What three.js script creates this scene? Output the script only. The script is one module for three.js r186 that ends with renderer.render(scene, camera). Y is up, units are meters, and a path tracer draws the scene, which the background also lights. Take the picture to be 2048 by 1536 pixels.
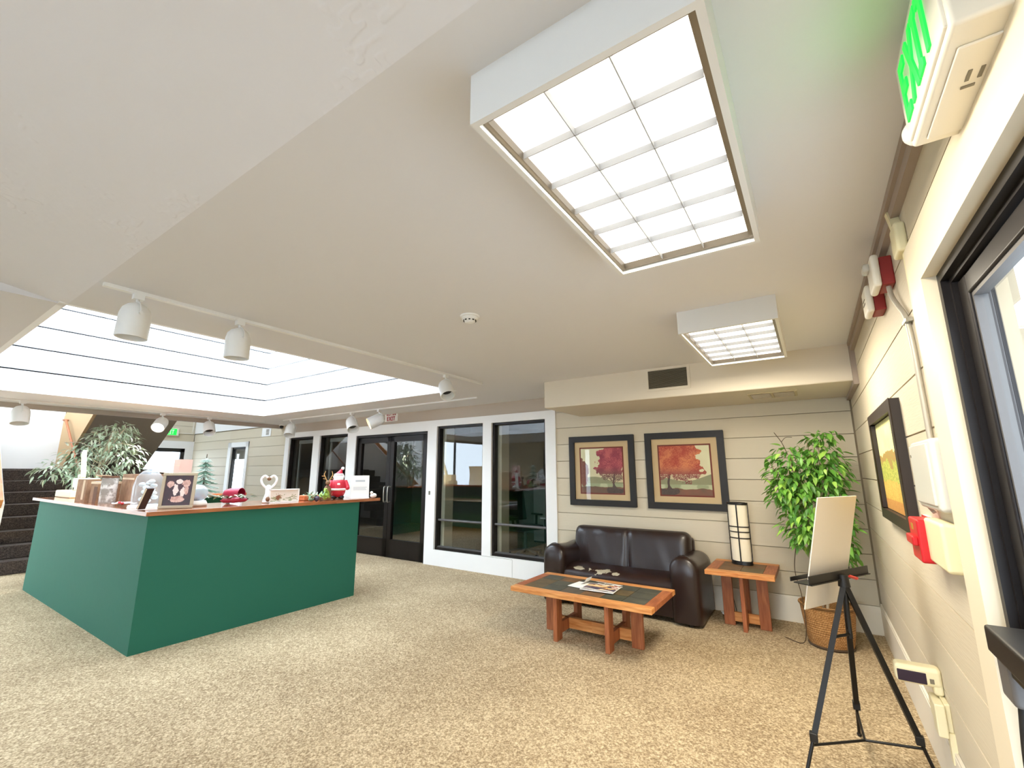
import * as THREE from 'three';
import { RoundedBoxGeometry } from 'three/addons/geometries/RoundedBoxGeometry.js';
import { mergeGeometries } from 'three/addons/utils/BufferGeometryUtils.js';
import { RectAreaLightUniformsLib } from 'three/addons/lights/RectAreaLightUniformsLib.js';
import { FontLoader } from 'three/addons/loaders/FontLoader.js';
import { TextGeometry } from 'three/addons/geometries/TextGeometry.js';

// ---------------------------------------------------------------- camera, sky, lights, exposure
const scene = new THREE.Scene();
const camera = new THREE.PerspectiveCamera(81.99, 2048 / 1536, 0.03, 200);
camera.rotation.order = 'YXZ';
camera.position.set(-0.366, 1.454, 5.467);
camera.rotation.set(0.195186, 0.590187, -0.0015);
const SKY = new THREE.Color().setRGB(0.83, 0.92, 1.05).multiplyScalar(3.7);
scene.background = SKY;
RectAreaLightUniformsLib.init();
const LAMP = 10, LAMP_COLOR = new THREE.Color().setRGB(1, 0.91, 0.74);
const renderer = new THREE.WebGLRenderer({ antialias: true });
renderer.toneMapping = THREE.LinearToneMapping;
renderer.toneMappingExposure = 2.8;
renderer.shadowMap.enabled = true;

// ---------------------------------------------------------------- helpers
const V = (x, y, z) => new THREE.Vector3(x, y, z);
let seed = 12345;
const rnd = () => { seed = (seed * 1664525 + 1013904223) >>> 0; return seed / 4294967296; };
const rr = (a, b) => a + (b - a) * rnd();
const used = {};
function numbered(n) { const k = used[n] = (used[n] ?? -1) + 1; return k ? `${n}_${String(k).padStart(3, '0')}` : n; }

function fin(g) {                       // plain non-indexed geometry with uv in metres
  const keep = g.userData.keepUV;
  if (g.index) g = g.toNonIndexed();
  if (!g.attributes.normal) g.computeVertexNormals();
  for (const k of Object.keys(g.attributes)) if (!['position', 'normal', 'uv'].includes(k)) g.deleteAttribute(k);
  if (!keep) {
    const p = g.attributes.position, n = g.attributes.normal, uv = new Float32Array(p.count * 2);
    for (let i = 0; i < p.count; i++) {
      const a = Math.abs(n.getX(i)), b = Math.abs(n.getY(i)), c = Math.abs(n.getZ(i));
      if (b >= a && b >= c) { uv[2 * i] = p.getX(i); uv[2 * i + 1] = p.getZ(i); }
      else if (a >= c) { uv[2 * i] = p.getZ(i); uv[2 * i + 1] = p.getY(i); }
      else { uv[2 * i] = p.getX(i); uv[2 * i + 1] = p.getY(i); }
    }
    g.setAttribute('uv', new THREE.BufferAttribute(uv, 2));
  }
  return g;
}
const at = (g, x = 0, y = 0, z = 0, rx = 0, ry = 0, rz = 0) => { if (rx) g.rotateX(rx); if (rz) g.rotateZ(rz); if (ry) g.rotateY(ry); g.translate(x, y, z); return g; };
const bx = (x0, x1, y0, y1, z0, z1) => { const g = new THREE.BoxGeometry(x1 - x0, y1 - y0, z1 - z0); g.translate((x0 + x1) / 2, (y0 + y1) / 2, (z0 + z1) / 2); return g; };
const rb = (x0, x1, y0, y1, z0, z1, r = 0.01, s = 2) => { const g = new RoundedBoxGeometry(x1 - x0, y1 - y0, z1 - z0, s, r); g.translate((x0 + x1) / 2, (y0 + y1) / 2, (z0 + z1) / 2); return g; };
const cyl = (r0, r1, h, x = 0, y = 0, z = 0, s = 24) => { const g = new THREE.CylinderGeometry(r1, r0, h, s); g.translate(x, y + h / 2, z); return g; };
const lathe = (pts, s = 24) => new THREE.LatheGeometry(pts.map(p => new THREE.Vector2(p[0], p[1])), s);
const tube = (pts, r, s = 8, n = 0, closed = false) => new THREE.TubeGeometry(new THREE.CatmullRomCurve3(pts, closed), n || pts.length * 6, r, s, closed);
const bar = (a, b, w, d = w) => {       // straight square bar from a to b
  const L = a.distanceTo(b), g = new THREE.BoxGeometry(w, L, d);
  g.applyQuaternion(new THREE.Quaternion().setFromUnitVectors(V(0, 1, 0), b.clone().sub(a).normalize()));
  const m = a.clone().add(b).multiplyScalar(0.5); g.translate(m.x, m.y, m.z); return g;
};
const rod = (a, b, r0, r1 = r0, s = 10) => {
  const L = a.distanceTo(b), g = new THREE.CylinderGeometry(r1, r0, L, s);
  g.applyQuaternion(new THREE.Quaternion().setFromUnitVectors(V(0, 1, 0), b.clone().sub(a).normalize()));
  const m = a.clone().add(b).multiplyScalar(0.5); g.translate(m.x, m.y, m.z); return g;
};
const ball = (r, x = 0, y = 0, z = 0, sx = 1, sy = 1, sz = 1, s = 16) => { const g = new THREE.SphereGeometry(r, s, Math.max(8, s * 0.7 | 0)); g.scale(sx, sy, sz); g.translate(x, y, z); return g; };
function extr(pts, depth, bevel = 0) {  // outline in x-y, thickness along z
  const sh = new THREE.Shape(pts.map(p => new THREE.Vector2(p[0], p[1])));
  return new THREE.ExtrudeGeometry(sh, { depth, bevelEnabled: bevel > 0, bevelSize: bevel, bevelThickness: bevel, bevelSegments: 2, curveSegments: 10 });
}
function merged(gs) { gs = (Array.isArray(gs) ? gs : [gs]).map(fin); return gs.length > 1 ? mergeGeometries(gs) : gs[0]; }
function mesh(name, gs, mat, parent) {
  const m = new THREE.Mesh(gs.isBufferGeometry && gs.userData.done ? gs : merged(gs), mat);
  m.geometry.userData.done = true;
  m.castShadow = m.receiveShadow = true;
  m.name = parent ? name : numbered(name);
  (parent || scene).add(m);
  return m;
}
function tag(o, label, category, group) { o.userData.label = label; o.userData.category = category; if (group) o.userData.group = group; return o; }
function thing(name, label, category, [x, y, z] = [0, 0, 0], turn = 0, group) {
  const o = new THREE.Group(); o.name = numbered(name); scene.add(o); o.position.set(x, y, z); o.rotation.y = turn;
  return tag(o, label, category, group);
}
function struct(name, gs, mat, label) {
  let o;
  if (gs) o = mesh(name, gs, mat); else { o = new THREE.Group(); o.name = numbered(name); scene.add(o); }
  o.userData.kind = 'structure'; if (label) o.userData.label = label;
  return o;
}

// ---------------------------------------------------------------- textures
function hash(x, y, s) { let h = (x * 374761393 + y * 668265263 + s * 1442695041) | 0; h = Math.imul(h ^ (h >>> 13), 1274126177); return ((h ^ (h >>> 16)) >>> 0) / 4294967296; }
function vnoise(x, y, per, s) {         // tileable value noise, period per
  const xi = Math.floor(x), yi = Math.floor(y), fx = x - xi, fy = y - yi, u = fx * fx * (3 - 2 * fx), v = fy * fy * (3 - 2 * fy);
  const w = (a) => ((a % per) + per) % per;
  const a = hash(w(xi), w(yi), s), b = hash(w(xi + 1), w(yi), s), c = hash(w(xi), w(yi + 1), s), d = hash(w(xi + 1), w(yi + 1), s);
  return a + (b - a) * u + (c - a) * v + (a - b - c + d) * u * v;
}
const fbm = (u, v, f, s, o = 4) => { let t = 0, a = 0.5, n = 0; for (let i = 0; i < o; i++) { t += a * vnoise(u * f, v * f, f, s + i); n += a; a *= 0.5; f *= 2; } return t / n; };
function dtex(w, h, fn, srgb, tile = 1) {
  const d = new Uint8Array(w * h * 4);
  for (let y = 0; y < h; y++) for (let x = 0; x < w; x++) {
    const c = fn((x + 0.5) / w, (y + 0.5) / h), i = (y * w + x) * 4;
    for (let k = 0; k < 3; k++) d[i + k] = Math.max(0, Math.min(255, (Array.isArray(c) ? c[k] : c) * 255));
    d[i + 3] = 255;
  }
  const t = new THREE.DataTexture(d, w, h); t.wrapS = t.wrapT = THREE.RepeatWrapping; t.magFilter = THREE.LinearFilter; t.minFilter = THREE.LinearMipmapLinearFilter; t.generateMipmaps = true;
  if (srgb) t.colorSpace = THREE.SRGBColorSpace;
  t.repeat.set(1 / tile, 1 / tile); t.needsUpdate = true; return t;
}
const hex = (s) => [1, 3, 5].map(i => parseInt(s.slice(i, i + 2), 16) / 255);
const mix = (a, b, t) => a.map((v, i) => v + (b[i] - v) * t);
const clamp = (x, a = 0, b = 1) => Math.min(b, Math.max(a, x));
const sstep = (a, b, x) => { const t = clamp((x - a) / (b - a)); return t * t * (3 - 2 * t); };

const carpetA = hex('#826d50'), carpetB = hex('#d6c29f');
const carpetMap = dtex(1024, 1024, (u, v) => {
  const sp = vnoise(u * 400, v * 400, 400, 3) * 0.6 + vnoise(u * 200, v * 200, 200, 8) * 0.4, big = fbm(u, v, 5, 21, 3);
  return mix(carpetA, carpetB, clamp((sp - 0.5) * 1.5 + 0.5 + (big - 0.5) * 0.35));
}, true, 2.2);
const carpetBump = dtex(512, 512, (u, v) => vnoise(u * 170, v * 170, 170, 4) * 0.6 + vnoise(u * 256, v * 256, 256, 9) * 0.4, false, 1.3);
const stairMap = dtex(256, 256, (u, v) => mix(hex('#2c231f'), hex('#6d5f55'), vnoise(u * 90, v * 90, 90, 5)), true, 0.6);
const plasterBump = dtex(512, 512, (u, v) => fbm(u, v, 14, 31, 5), false, 1.1);
const knockBump = dtex(1024, 512, (u, v) => { const a = fbm(u, v, 24, 51, 5), b = vnoise(u * 60, v * 90, 30, 77); return clamp(a * 0.7 + sstep(0.6, 0.95, b * sstep(0.35, 0.75, fbm(u, v, 6, 91, 3)) * 1.6) * 0.3); }, false, 1.6);
const boardBump = dtex(512, 512, (u, v) => fbm(u * 1, v * 1, 8, 61, 2) * 0.3 + vnoise(u * 16, v * 220, 16, 63) * 0.7, false, 0.9);
function woodTex(a, b, s, along = 'x', tile = 0.7) {
  return dtex(512, 512, (u, v) => { if (along === 'y') [u, v] = [v, u]; const w = fbm(u, v, 4, s, 3) * 0.5, g = vnoise(u * 6, v * 46 + w * 6, 46, s + 5) * 0.6 + vnoise(u * 10, v * 120, 120, s + 7) * 0.4; return mix(hex(a), hex(b), clamp(g * 0.9 + (w - 0.25) * 0.8)); }, true, tile);
}
const oakMap = woodTex('#b3682e', '#ecb272', 101), oakMapV = woodTex('#8a4a2a', '#c17a4c', 111, 'y'), counterMap = woodTex('#8d4a26', '#c27a48', 121, 'x', 0.9);
const slate = (a, b, s) => dtex(128, 128, (u, v) => mix(hex(a), hex(b), fbm(u, v, 5, s, 4)), true, 0.3);
const wickerMap = dtex(512, 512, (u, v) => { const row = Math.floor(v * 40), sh = hash(row % 40, 0, 7); const w = 0.5 + 0.5 * Math.sin((u * 34 + sh * 0.5 + (row % 2) * 0.5) * Math.PI * 2), r = Math.abs(Math.sin(v * 40 * Math.PI)); return mix(hex('#7a5026'), hex('#c99a62'), clamp(r * 0.7 * (0.55 + 0.45 * w) + 0.35 * vnoise(u * 40, v * 60, 40, 17))); }, true, 0.55);
const wickerBump = dtex(512, 512, (u, v) => { const row = Math.floor(v * 40); const w = 0.5 + 0.5 * Math.sin((u * 34 + (row % 2) * 0.5) * Math.PI * 2); return Math.abs(Math.sin(v * 40 * Math.PI)) * (0.4 + 0.6 * w); }, false, 0.55);
const leatherBump = dtex(512, 512, (u, v) => fbm(u, v, 40, 71, 3), false, 0.25);
const cardMap = dtex(256, 256, (u, v) => mix(hex('#86644a'), hex('#b08a68'), fbm(u, v, 8, 81, 4)), true, 0.4);

// ---------------------------------------------------------------- materials
const std = (c, rough = 0.8, o = {}) => new THREE.MeshStandardMaterial({ color: c, roughness: rough, ...o });
const phy = (c, rough, o = {}) => new THREE.MeshPhysicalMaterial({ color: c, roughness: rough, ...o });
const M = {
  carpet: std('#ffffff', 1, { map: carpetMap, bumpMap: carpetBump, bumpScale: 0.006 }),
  stair: std('#ffffff', 1, { map: stairMap }),
  siding: [std('#d0c5ae', 0.6, { bumpMap: boardBump, bumpScale: 0.0006 }), std('#cec2aa', 0.6, { bumpMap: boardBump, bumpScale: 0.0006 }), std('#d2c7b1', 0.62, { bumpMap: boardBump, bumpScale: 0.0006 })],
  groove: std('#a3947c', 0.9),
  ceiling: std('#dbdadc', 0.9, { bumpMap: plasterBump, bumpScale: 0.001 }),
  vault: std('#dedde0', 0.9, { bumpMap: knockBump, bumpScale: 0.0035 }),
  soffit: std('#d9cfbd', 0.75, { bumpMap: plasterBump, bumpScale: 0.0008 }),
  white: std('#efeeec', 0.5), upper: std('#e9e7e4', 0.85), tan: std('#b99a72', 0.85), taupe: std('#85796c', 0.85),
  wellWhite: std('#f4f5f7', 0.6), wellGap: std('#0d0e11', 0.9),
  cream: std('#e2d6bd', 0.5), base: std('#ece5d6', 0.5), trimTaupe: std('#a4968a', 0.7), beam: std('#b6aaa0', 0.8), band: std('#bcafa0', 0.75),
  green: std('#1f6a57', 0.75, { bumpMap: plasterBump, bumpScale: 0.001 }), counter: phy('#ffffff', 0.28, { map: counterMap, clearcoat: 1, clearcoatRoughness: 0.06 }),
  counterEdge: std('#b06a42', 0.45, { map: null }),
  bronze: std('#1d1817', 0.42, { metalness: 0.4 }), bronzeLite: std('#5f5c5b', 0.5, { metalness: 0.2 }), black: std('#141313', 0.5), blackMetal: std('#1c1a19', 0.4, { metalness: 0.3 }),
  glass: phy('#c9cfce', 0, { transmission: 1, thickness: 0, ior: 1.85 }), clear: phy('#f4fafa', 0, { transmission: 1, thickness: 0, ior: 1.5 }),
  leather: phy('#21100e', 0.34, { bumpMap: leatherBump, bumpScale: 0.0007, clearcoat: 0.35, clearcoatRoughness: 0.25 }),
  oak: std('#ffffff', 0.45, { map: oakMap }), oakV: std('#ffffff', 0.5, { map: oakMapV }),
  wicker: std('#ffffff', 0.8, { map: wickerMap, bumpMap: wickerBump, bumpScale: 0.004 }),
  lampWhite: std('#e9e9e6', 0.4), steel: std('#b9b7b0', 0.3, { metalness: 0.9 }), plastic: std('#ece6d8', 0.45), red: std('#c4121c', 0.4), darkRed: std('#8c2320', 0.5),
  shade: std('#f1e6cd', 0.85), bark: std('#7f6a52', 0.9), darkTwig: std('#4a3a2a', 0.9),
  office: std('#8a8782', 0.9), officeLite: std('#b9b8b4', 0.8), officeFloor: std('#6a6154', 1),
  card: std('#ffffff', 0.85, { map: cardMap }), paper: std('#f4f2ee', 0.7), frame: std('#181311', 0.5),
  siding2: std('#e6e6e6', 0.7), deck: std('#c9ccd0', 0.9), farWall: std('#a79d8d', 0.9), porch: std('#f2f4f6', 0.6),
  matTan: std('#dcb88e', 0.8), matRed: std('#7d2f27', 0.7),
};

// ---------------------------------------------------------------- the setting
const H = 2.487;                         // ceiling
const OX0 = -8.9, OX1 = -4.17, OZ0 = 1.18, OZ1 = 4.84;    // skylight opening
const XB = -10.3;                        // left edge of the low ceiling
const XL = -14.9;                        // far left wall
const ZF = 8.2;                          // front wall behind the camera
const HI = 5.2;                          // ceiling of the stair hall
const rise = (z) => H + (z - OZ1) * 0.17;

struct('floor', bx(XL - 0.3, 0.3, -0.12, 0, -4.2, ZF + 0.2), M.carpet, 'speckled tan loop pile carpet');
struct('ceiling', [
  bx(OX1 + 0.04, 0.2, H, H + 0.2, -0.2, OZ1), bx(XB, OX1 + 0.04, H, H + 0.2, -0.2, OZ0 - 0.04), bx(XB, OX0 - 0.04, H, H + 0.2, OZ0 - 0.04, OZ1 + 0.04), bx(XB, OX1, H, H + 0.2, OZ1 + 0.04, ZF),
], M.ceiling, 'flat painted drywall ceiling');
{ // vaulted part that rises towards the front windows, and the small side wall that closes it
  const g = extr([[OZ1, H], [ZF + 0.2, rise(ZF + 0.2)], [ZF + 0.2, rise(ZF + 0.2) + 0.2], [OZ1, H + 0.2]], 4.37); g.rotateY(-Math.PI / 2); g.translate(0.2, 0, 0);
  struct('vaulted_ceiling', g, M.vault, 'rough textured ceiling panel sloping up');
  const w = extr([[OZ1, H], [ZF, H], [ZF, rise(ZF)]], 0.05); w.rotateY(-Math.PI / 2); w.translate(OX1 + 0.006, 0, 0);
  struct('wall_vault', w, M.ceiling);
}
struct('ceiling_stair_hall', [bx(XL - 0.2, -13.9, HI, HI + 0.2, -0.2, ZF), bx(-11, XB, HI, HI + 0.2, -0.2, ZF), bx(-13.9, -11, HI, HI + 0.2, -0.2, 2.2), bx(-13.9, -11, HI, HI + 0.2, 7.4, ZF)], M.upper);
{ const w = struct('window_11', null, null, 'roof light over the stair hall'); const g = new THREE.PlaneGeometry(2.9, 5.2); g.rotateX(-Math.PI / 2); g.translate(-12.45, HI + 0.12, 4.8); mesh('pane', g, M.clear, w); mesh('window_frame', [bx(-12.49, -12.41, HI + 0.08, HI + 0.16, 2.2, 7.4)], M.white, w); }
struct('wall_above_beam', bx(XB - 0.12, XB, H, HI, -0.2, ZF), M.upper);
struct('trim_1', bx(XB - 0.1, XB, H - 0.075, H, 0, ZF), M.beam, 'taupe drop edge of the low ceiling');
{ // skylight shaft of white boards
  const top = 4.4, t = 0.04;
  const s = struct('skylight_shaft', null, null, 'white boarded skylight shaft');
  mesh('shaft_core', [bx(OX0 - 0.14, OX0 - t, H + 0.2, top, OZ0 - 0.14, OZ1 + 0.14), bx(OX1 + t, OX1 + 0.14, H + 0.2, top, OZ0 - 0.14, OZ1 + 0.14), bx(OX0 - 0.14, OX1 + 0.14, H + 0.2, top, OZ0 - 0.14, OZ0 - t), bx(OX0 - 0.14, OX1 + 0.14, H + 0.2, top, OZ1 + t, OZ1 + 0.14)], M.wellGap, s);
  const rows = [H, 2.781, 3.09, 3.4, 3.71, 4.02, 4.33];
  for (let i = 0; i < 6; i++) {
    const a = rows[i] + (i ? 0.011 : 0), b = rows[i + 1] - 0.011;
    mesh('shaft_board', bx(OX0 - t, OX0, a, b, OZ0 - t, OZ1 + t), M.wellWhite, s);
    mesh('shaft_board', bx(OX1, OX1 + t, a, b, OZ0 - t, OZ1 + t), M.wellWhite, s);
    mesh('shaft_board', bx(OX0, OX1, a, b, OZ0 - t, OZ0), M.wellWhite, s);
    mesh('shaft_board', bx(OX0, OX1, a, b, OZ1, OZ1 + t), M.wellWhite, s);
  }
  const w = struct('window_1', null, null, 'glazed roof of the skylight');
  const fr = [bx(OX0 - 0.15, OX1 + 0.15, top, top + 0.08, OZ0 - 0.15, OZ0), bx(OX0 - 0.15, OX1 + 0.15, top, top + 0.08, OZ1, OZ1 + 0.15), bx(OX0 - 0.15, OX0, top, top + 0.08, OZ0, OZ1), bx(OX1, OX1 + 0.15, top, top + 0.08, OZ0, OZ1)];
  for (let i = 1; i < 4; i++) { const x = OX0 + (OX1 - OX0) * i / 4; fr.push(bx(x - 0.03, x + 0.03, top, top + 0.08, OZ0, OZ1)); }
  mesh('window_frame', fr, M.white, w);
  for (let i = 0; i < 4; i++) { const a = OX0 + (OX1 - OX0) * i / 4, b = OX0 + (OX1 - OX0) * (i + 1) / 4, g = new THREE.PlaneGeometry(b - a, OZ1 - OZ0); g.rotateX(-Math.PI / 2); g.translate((a + b) / 2, top + 0.05, (OZ0 + OZ1) / 2); mesh('pane', g, M.clear, w); }
}
// siding
const GAP = 0.007;
function sidingRows(y0, y1, off = 0.69, pitch = 0.2245) { const r = []; let k = Math.ceil((y0 - off) / pitch + 1e-6); let a = y0; for (; ; k++) { const b = off + k * pitch; if (b >= y1 - 0.02) { r.push([a, y1]); break; } if (b > a + 0.02) { r.push([a, b]); a = b; } } return r; }
let sc = 0;
function sidingX(parent, x0, x1, y0, y1, z, off) { for (const [a, b] of sidingRows(y0, y1, off)) mesh('siding_board', bx(x0, x1, a + GAP / 2, b - GAP / 2, z - 0.02, z), M.siding[sc++ % 3], parent); }
function sidingZ(parent, z0, z1, y0, y1, x, side, off) { for (const [a, b] of sidingRows(y0, y1, off)) mesh('siding_board', side > 0 ? bx(x, x + 0.02, a + GAP / 2, b - GAP / 2, z0, z1) : bx(x - 0.02, x, a + GAP / 2, b - GAP / 2, z0, z1), M.siding[sc++ % 3], parent); }

const SX0 = -10.13, SX1 = -3.29, ST = 2.30;      // storefront
const WX0 = -12.79, WX1 = -11.76, WY0 = 0.9, WY1 = 2.18; // small window of the hall
{
  const w = struct('wall_back', null, null, 'taupe horizontal lap siding wall');
  mesh('wall_core', [bx(SX1, 0.2, 0, H, -0.16, -0.02), bx(SX0, SX1, ST, H, -0.16, -0.02), bx(XL - 0.2, WX0, 0, H, -0.16, -0.02), bx(WX1, SX0, 0, H, -0.16, -0.02), bx(WX0, WX1, 0, WY0, -0.16, -0.02), bx(WX0, WX1, WY1, H, -0.16, -0.02), bx(XL - 0.2, XB, H, HI, -0.16, -0.02)], M.groove, w);
  sidingX(w, SX1, 0.0, 0.24, H, 0);
  mesh('siding_board', bx(SX0, SX1, ST, H, -0.02, 0), M.band, w);
  sidingX(w, XL, WX0, 0.2, H, 0); sidingX(w, WX1, SX0, 0.2, H, 0); sidingX(w, WX0, WX1, 0.2, WY0, 0); sidingX(w, WX0, WX1, WY1, H, 0);
  mesh('upper_wall', bx(XL, XB - 0.12, H + 0.02, HI, -0.02, 0.012), M.upper, w);
}
struct('baseboard_back', [bx(SX1, 0, 0, 0.225, 0, 0.018), bx(SX1, 0, 0.225, 0.24, 0, 0.012), bx(XL, SX0, 0, 0.22, 0, 0.018)], M.base, 'cream painted baseboard');
const DZ0 = 3.6, DZ1 = 4.72, DT = 2.07;          // side door opening
{
  const w = struct('wall_right', null, null, 'cream horizontal siding wall beside the door');
  mesh('wall_core', [bx(0.035, 0.2, 0, H, -0.16, DZ0), bx(0.035, 0.2, DT, H, DZ0, DZ1), bx(0.035, 0.2, 0, H, DZ1, OZ1), bx(0.035, 0.2, 0, 3.3, OZ1, ZF)], M.groove, w);
  sidingZ(w, 0, DZ0 - 0.16, 0.27, H, 0.015, 1, 0.712 - 0.2245 * 2); sidingZ(w, DZ0 - 0.16, DZ1 + 0.16, DT + 0.16, H, 0.015, 1, 0.712 - 0.2245 * 2); sidingZ(w, DZ1 + 0.16, ZF, 0.27, 3.3, 0.015, 1, 0.712 - 0.2245 * 2);
}
struct('baseboard_right', [bx(0, 0.015, 0, 0.255, 0.018, DZ0 - 0.16), bx(0.003, 0.015, 0.255, 0.27, 0.018, DZ0 - 0.16)], M.base, 'cream painted baseboard');
struct('trim_2', [bx(-0.026, 0.015, H - 0.03, H, 1.03, 8), bx(-0.012, 0.015, H - 0.07, H - 0.03, 1.03, 8), bx(-0.02, 0.015, 2.176, H, 0.992, 1.03), bx(-0.02, 0.015, 2.14, 2.176, 0.02, 1.03)], M.trimTaupe, 'taupe moulding along the ceiling edge');
struct('wall_left', null).userData.label = 'grey siding wall of the far hall';
{
  const w = scene.children[scene.children.length - 1];
  const z0 = 0.2, z1 = 1.25, t = 2.09;
  mesh('wall_core', [bx(XL - 0.2, XL - 0.02, 0, HI, -0.16, z0), bx(XL - 0.2, XL - 0.02, t, HI, z0, z1), bx(XL - 0.2, XL - 0.02, 0, HI, z1, ZF)], M.groove, w);
  sidingZ(w, 0.012, z0 - 0.2, 0, 3.4, XL, -1); sidingZ(w, 0.012, 2.2, t + 0.2, 3.4, XL, -1);
  sidingZ(w, z1 + 0.2, 2.8, 0, t + 0.2, XL, -1);
  const tr = struct('trim_3', [bx(XL, XL + 0.02, 0, t + 0.2, z0 - 0.2, z0), bx(XL, XL + 0.02, 0, t + 0.2, z1, z1 + 0.2), bx(XL, XL + 0.02, t, t + 0.2, z0, z1)], M.white, 'white casing of the far hall door');
  const d = struct('door_3', null, null, 'black framed glass door of the far hall');
  mesh('door_frame', [bx(XL - 0.08, XL - 0.01, 0, t, z0, z0 + 0.09), bx(XL - 0.08, XL - 0.01, 0, t, z1 - 0.09, z1), bx(XL - 0.08, XL - 0.01, t - 0.1, t, z0, z1), bx(XL - 0.08, XL - 0.01, 0, 0.2, z0, z1)], M.black, d);
  const g = new THREE.PlaneGeometry(z1 - z0 - 0.18, t - 0.3); g.rotateY(Math.PI / 2); g.translate(XL - 0.05, 0.2 + (t - 0.3) / 2, (z0 + z1) / 2); mesh('pane', g, M.clear, d);
}
{ // front wall behind the camera with tall windows
  const w = struct('wall_front', null, null, 'front wall with tall windows');
  const cols = [[-14.1, -10.9, [[0.2, 4.8]]], [-8.3, -7.2, [[0.25, 2.2]]], [-6.68, -6.4, [[0.25, 2.2]]], [-5.2, -4.85, [[0.25, 2.2]]], [-3.95, -2.35, [[2.62, 3.0]]], [-2.2, -0.5, [[0.2, 2.45], [2.62, 3.0]]]];
  const gs = []; let x = XL - 0.2, n = 12;
  for (const [a, b, ys] of cols) {
    gs.push(bx(x, a, 0, HI, ZF, ZF + 0.2)); let y = 0;
    for (const [y0, y1] of ys) { gs.push(bx(a, b, y, y0, ZF, ZF + 0.2)); y = y1; }
    gs.push(bx(a, b, y, HI, ZF, ZF + 0.2)); x = b;
  }
  gs.push(bx(x, 0.2, 0, HI, ZF, ZF + 0.2));
  mesh('wall_core', gs, M.siding[0], w);
  for (const [a, b, ys] of cols) for (const [y0, y1] of ys) {
    const f = struct('window_' + n++, null), c = (a + b) / 2, q = [];
    q.push(bx(a, a + 0.05, y0, y1, ZF + 0.04, ZF + 0.12), bx(b - 0.05, b, y0, y1, ZF + 0.04, ZF + 0.12), bx(a + 0.05, b - 0.05, y0, y0 + 0.05, ZF + 0.04, ZF + 0.12), bx(a + 0.05, b - 0.05, y1 - 0.05, y1, ZF + 0.04, ZF + 0.12));
    if (b - a > 1) q.push(bx(c - 0.03, c + 0.03, y0 + 0.05, y1 - 0.05, ZF + 0.04, ZF + 0.12));
    mesh('window_frame', q, M.bronze, f);
    const g = new THREE.PlaneGeometry(b - a, y1 - y0); g.translate(c, (y0 + y1) / 2, ZF + 0.08); mesh('pane', g, M.clear, f);
  }
}
{ // duct soffit over the sofa
  const s = struct('duct_soffit', rb(-2.91, 0.012, 2.176, H + 0.05, 0.015, 0.992, 0.012, 2), M.soffit, 'cream boxed duct soffit');
}

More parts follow.
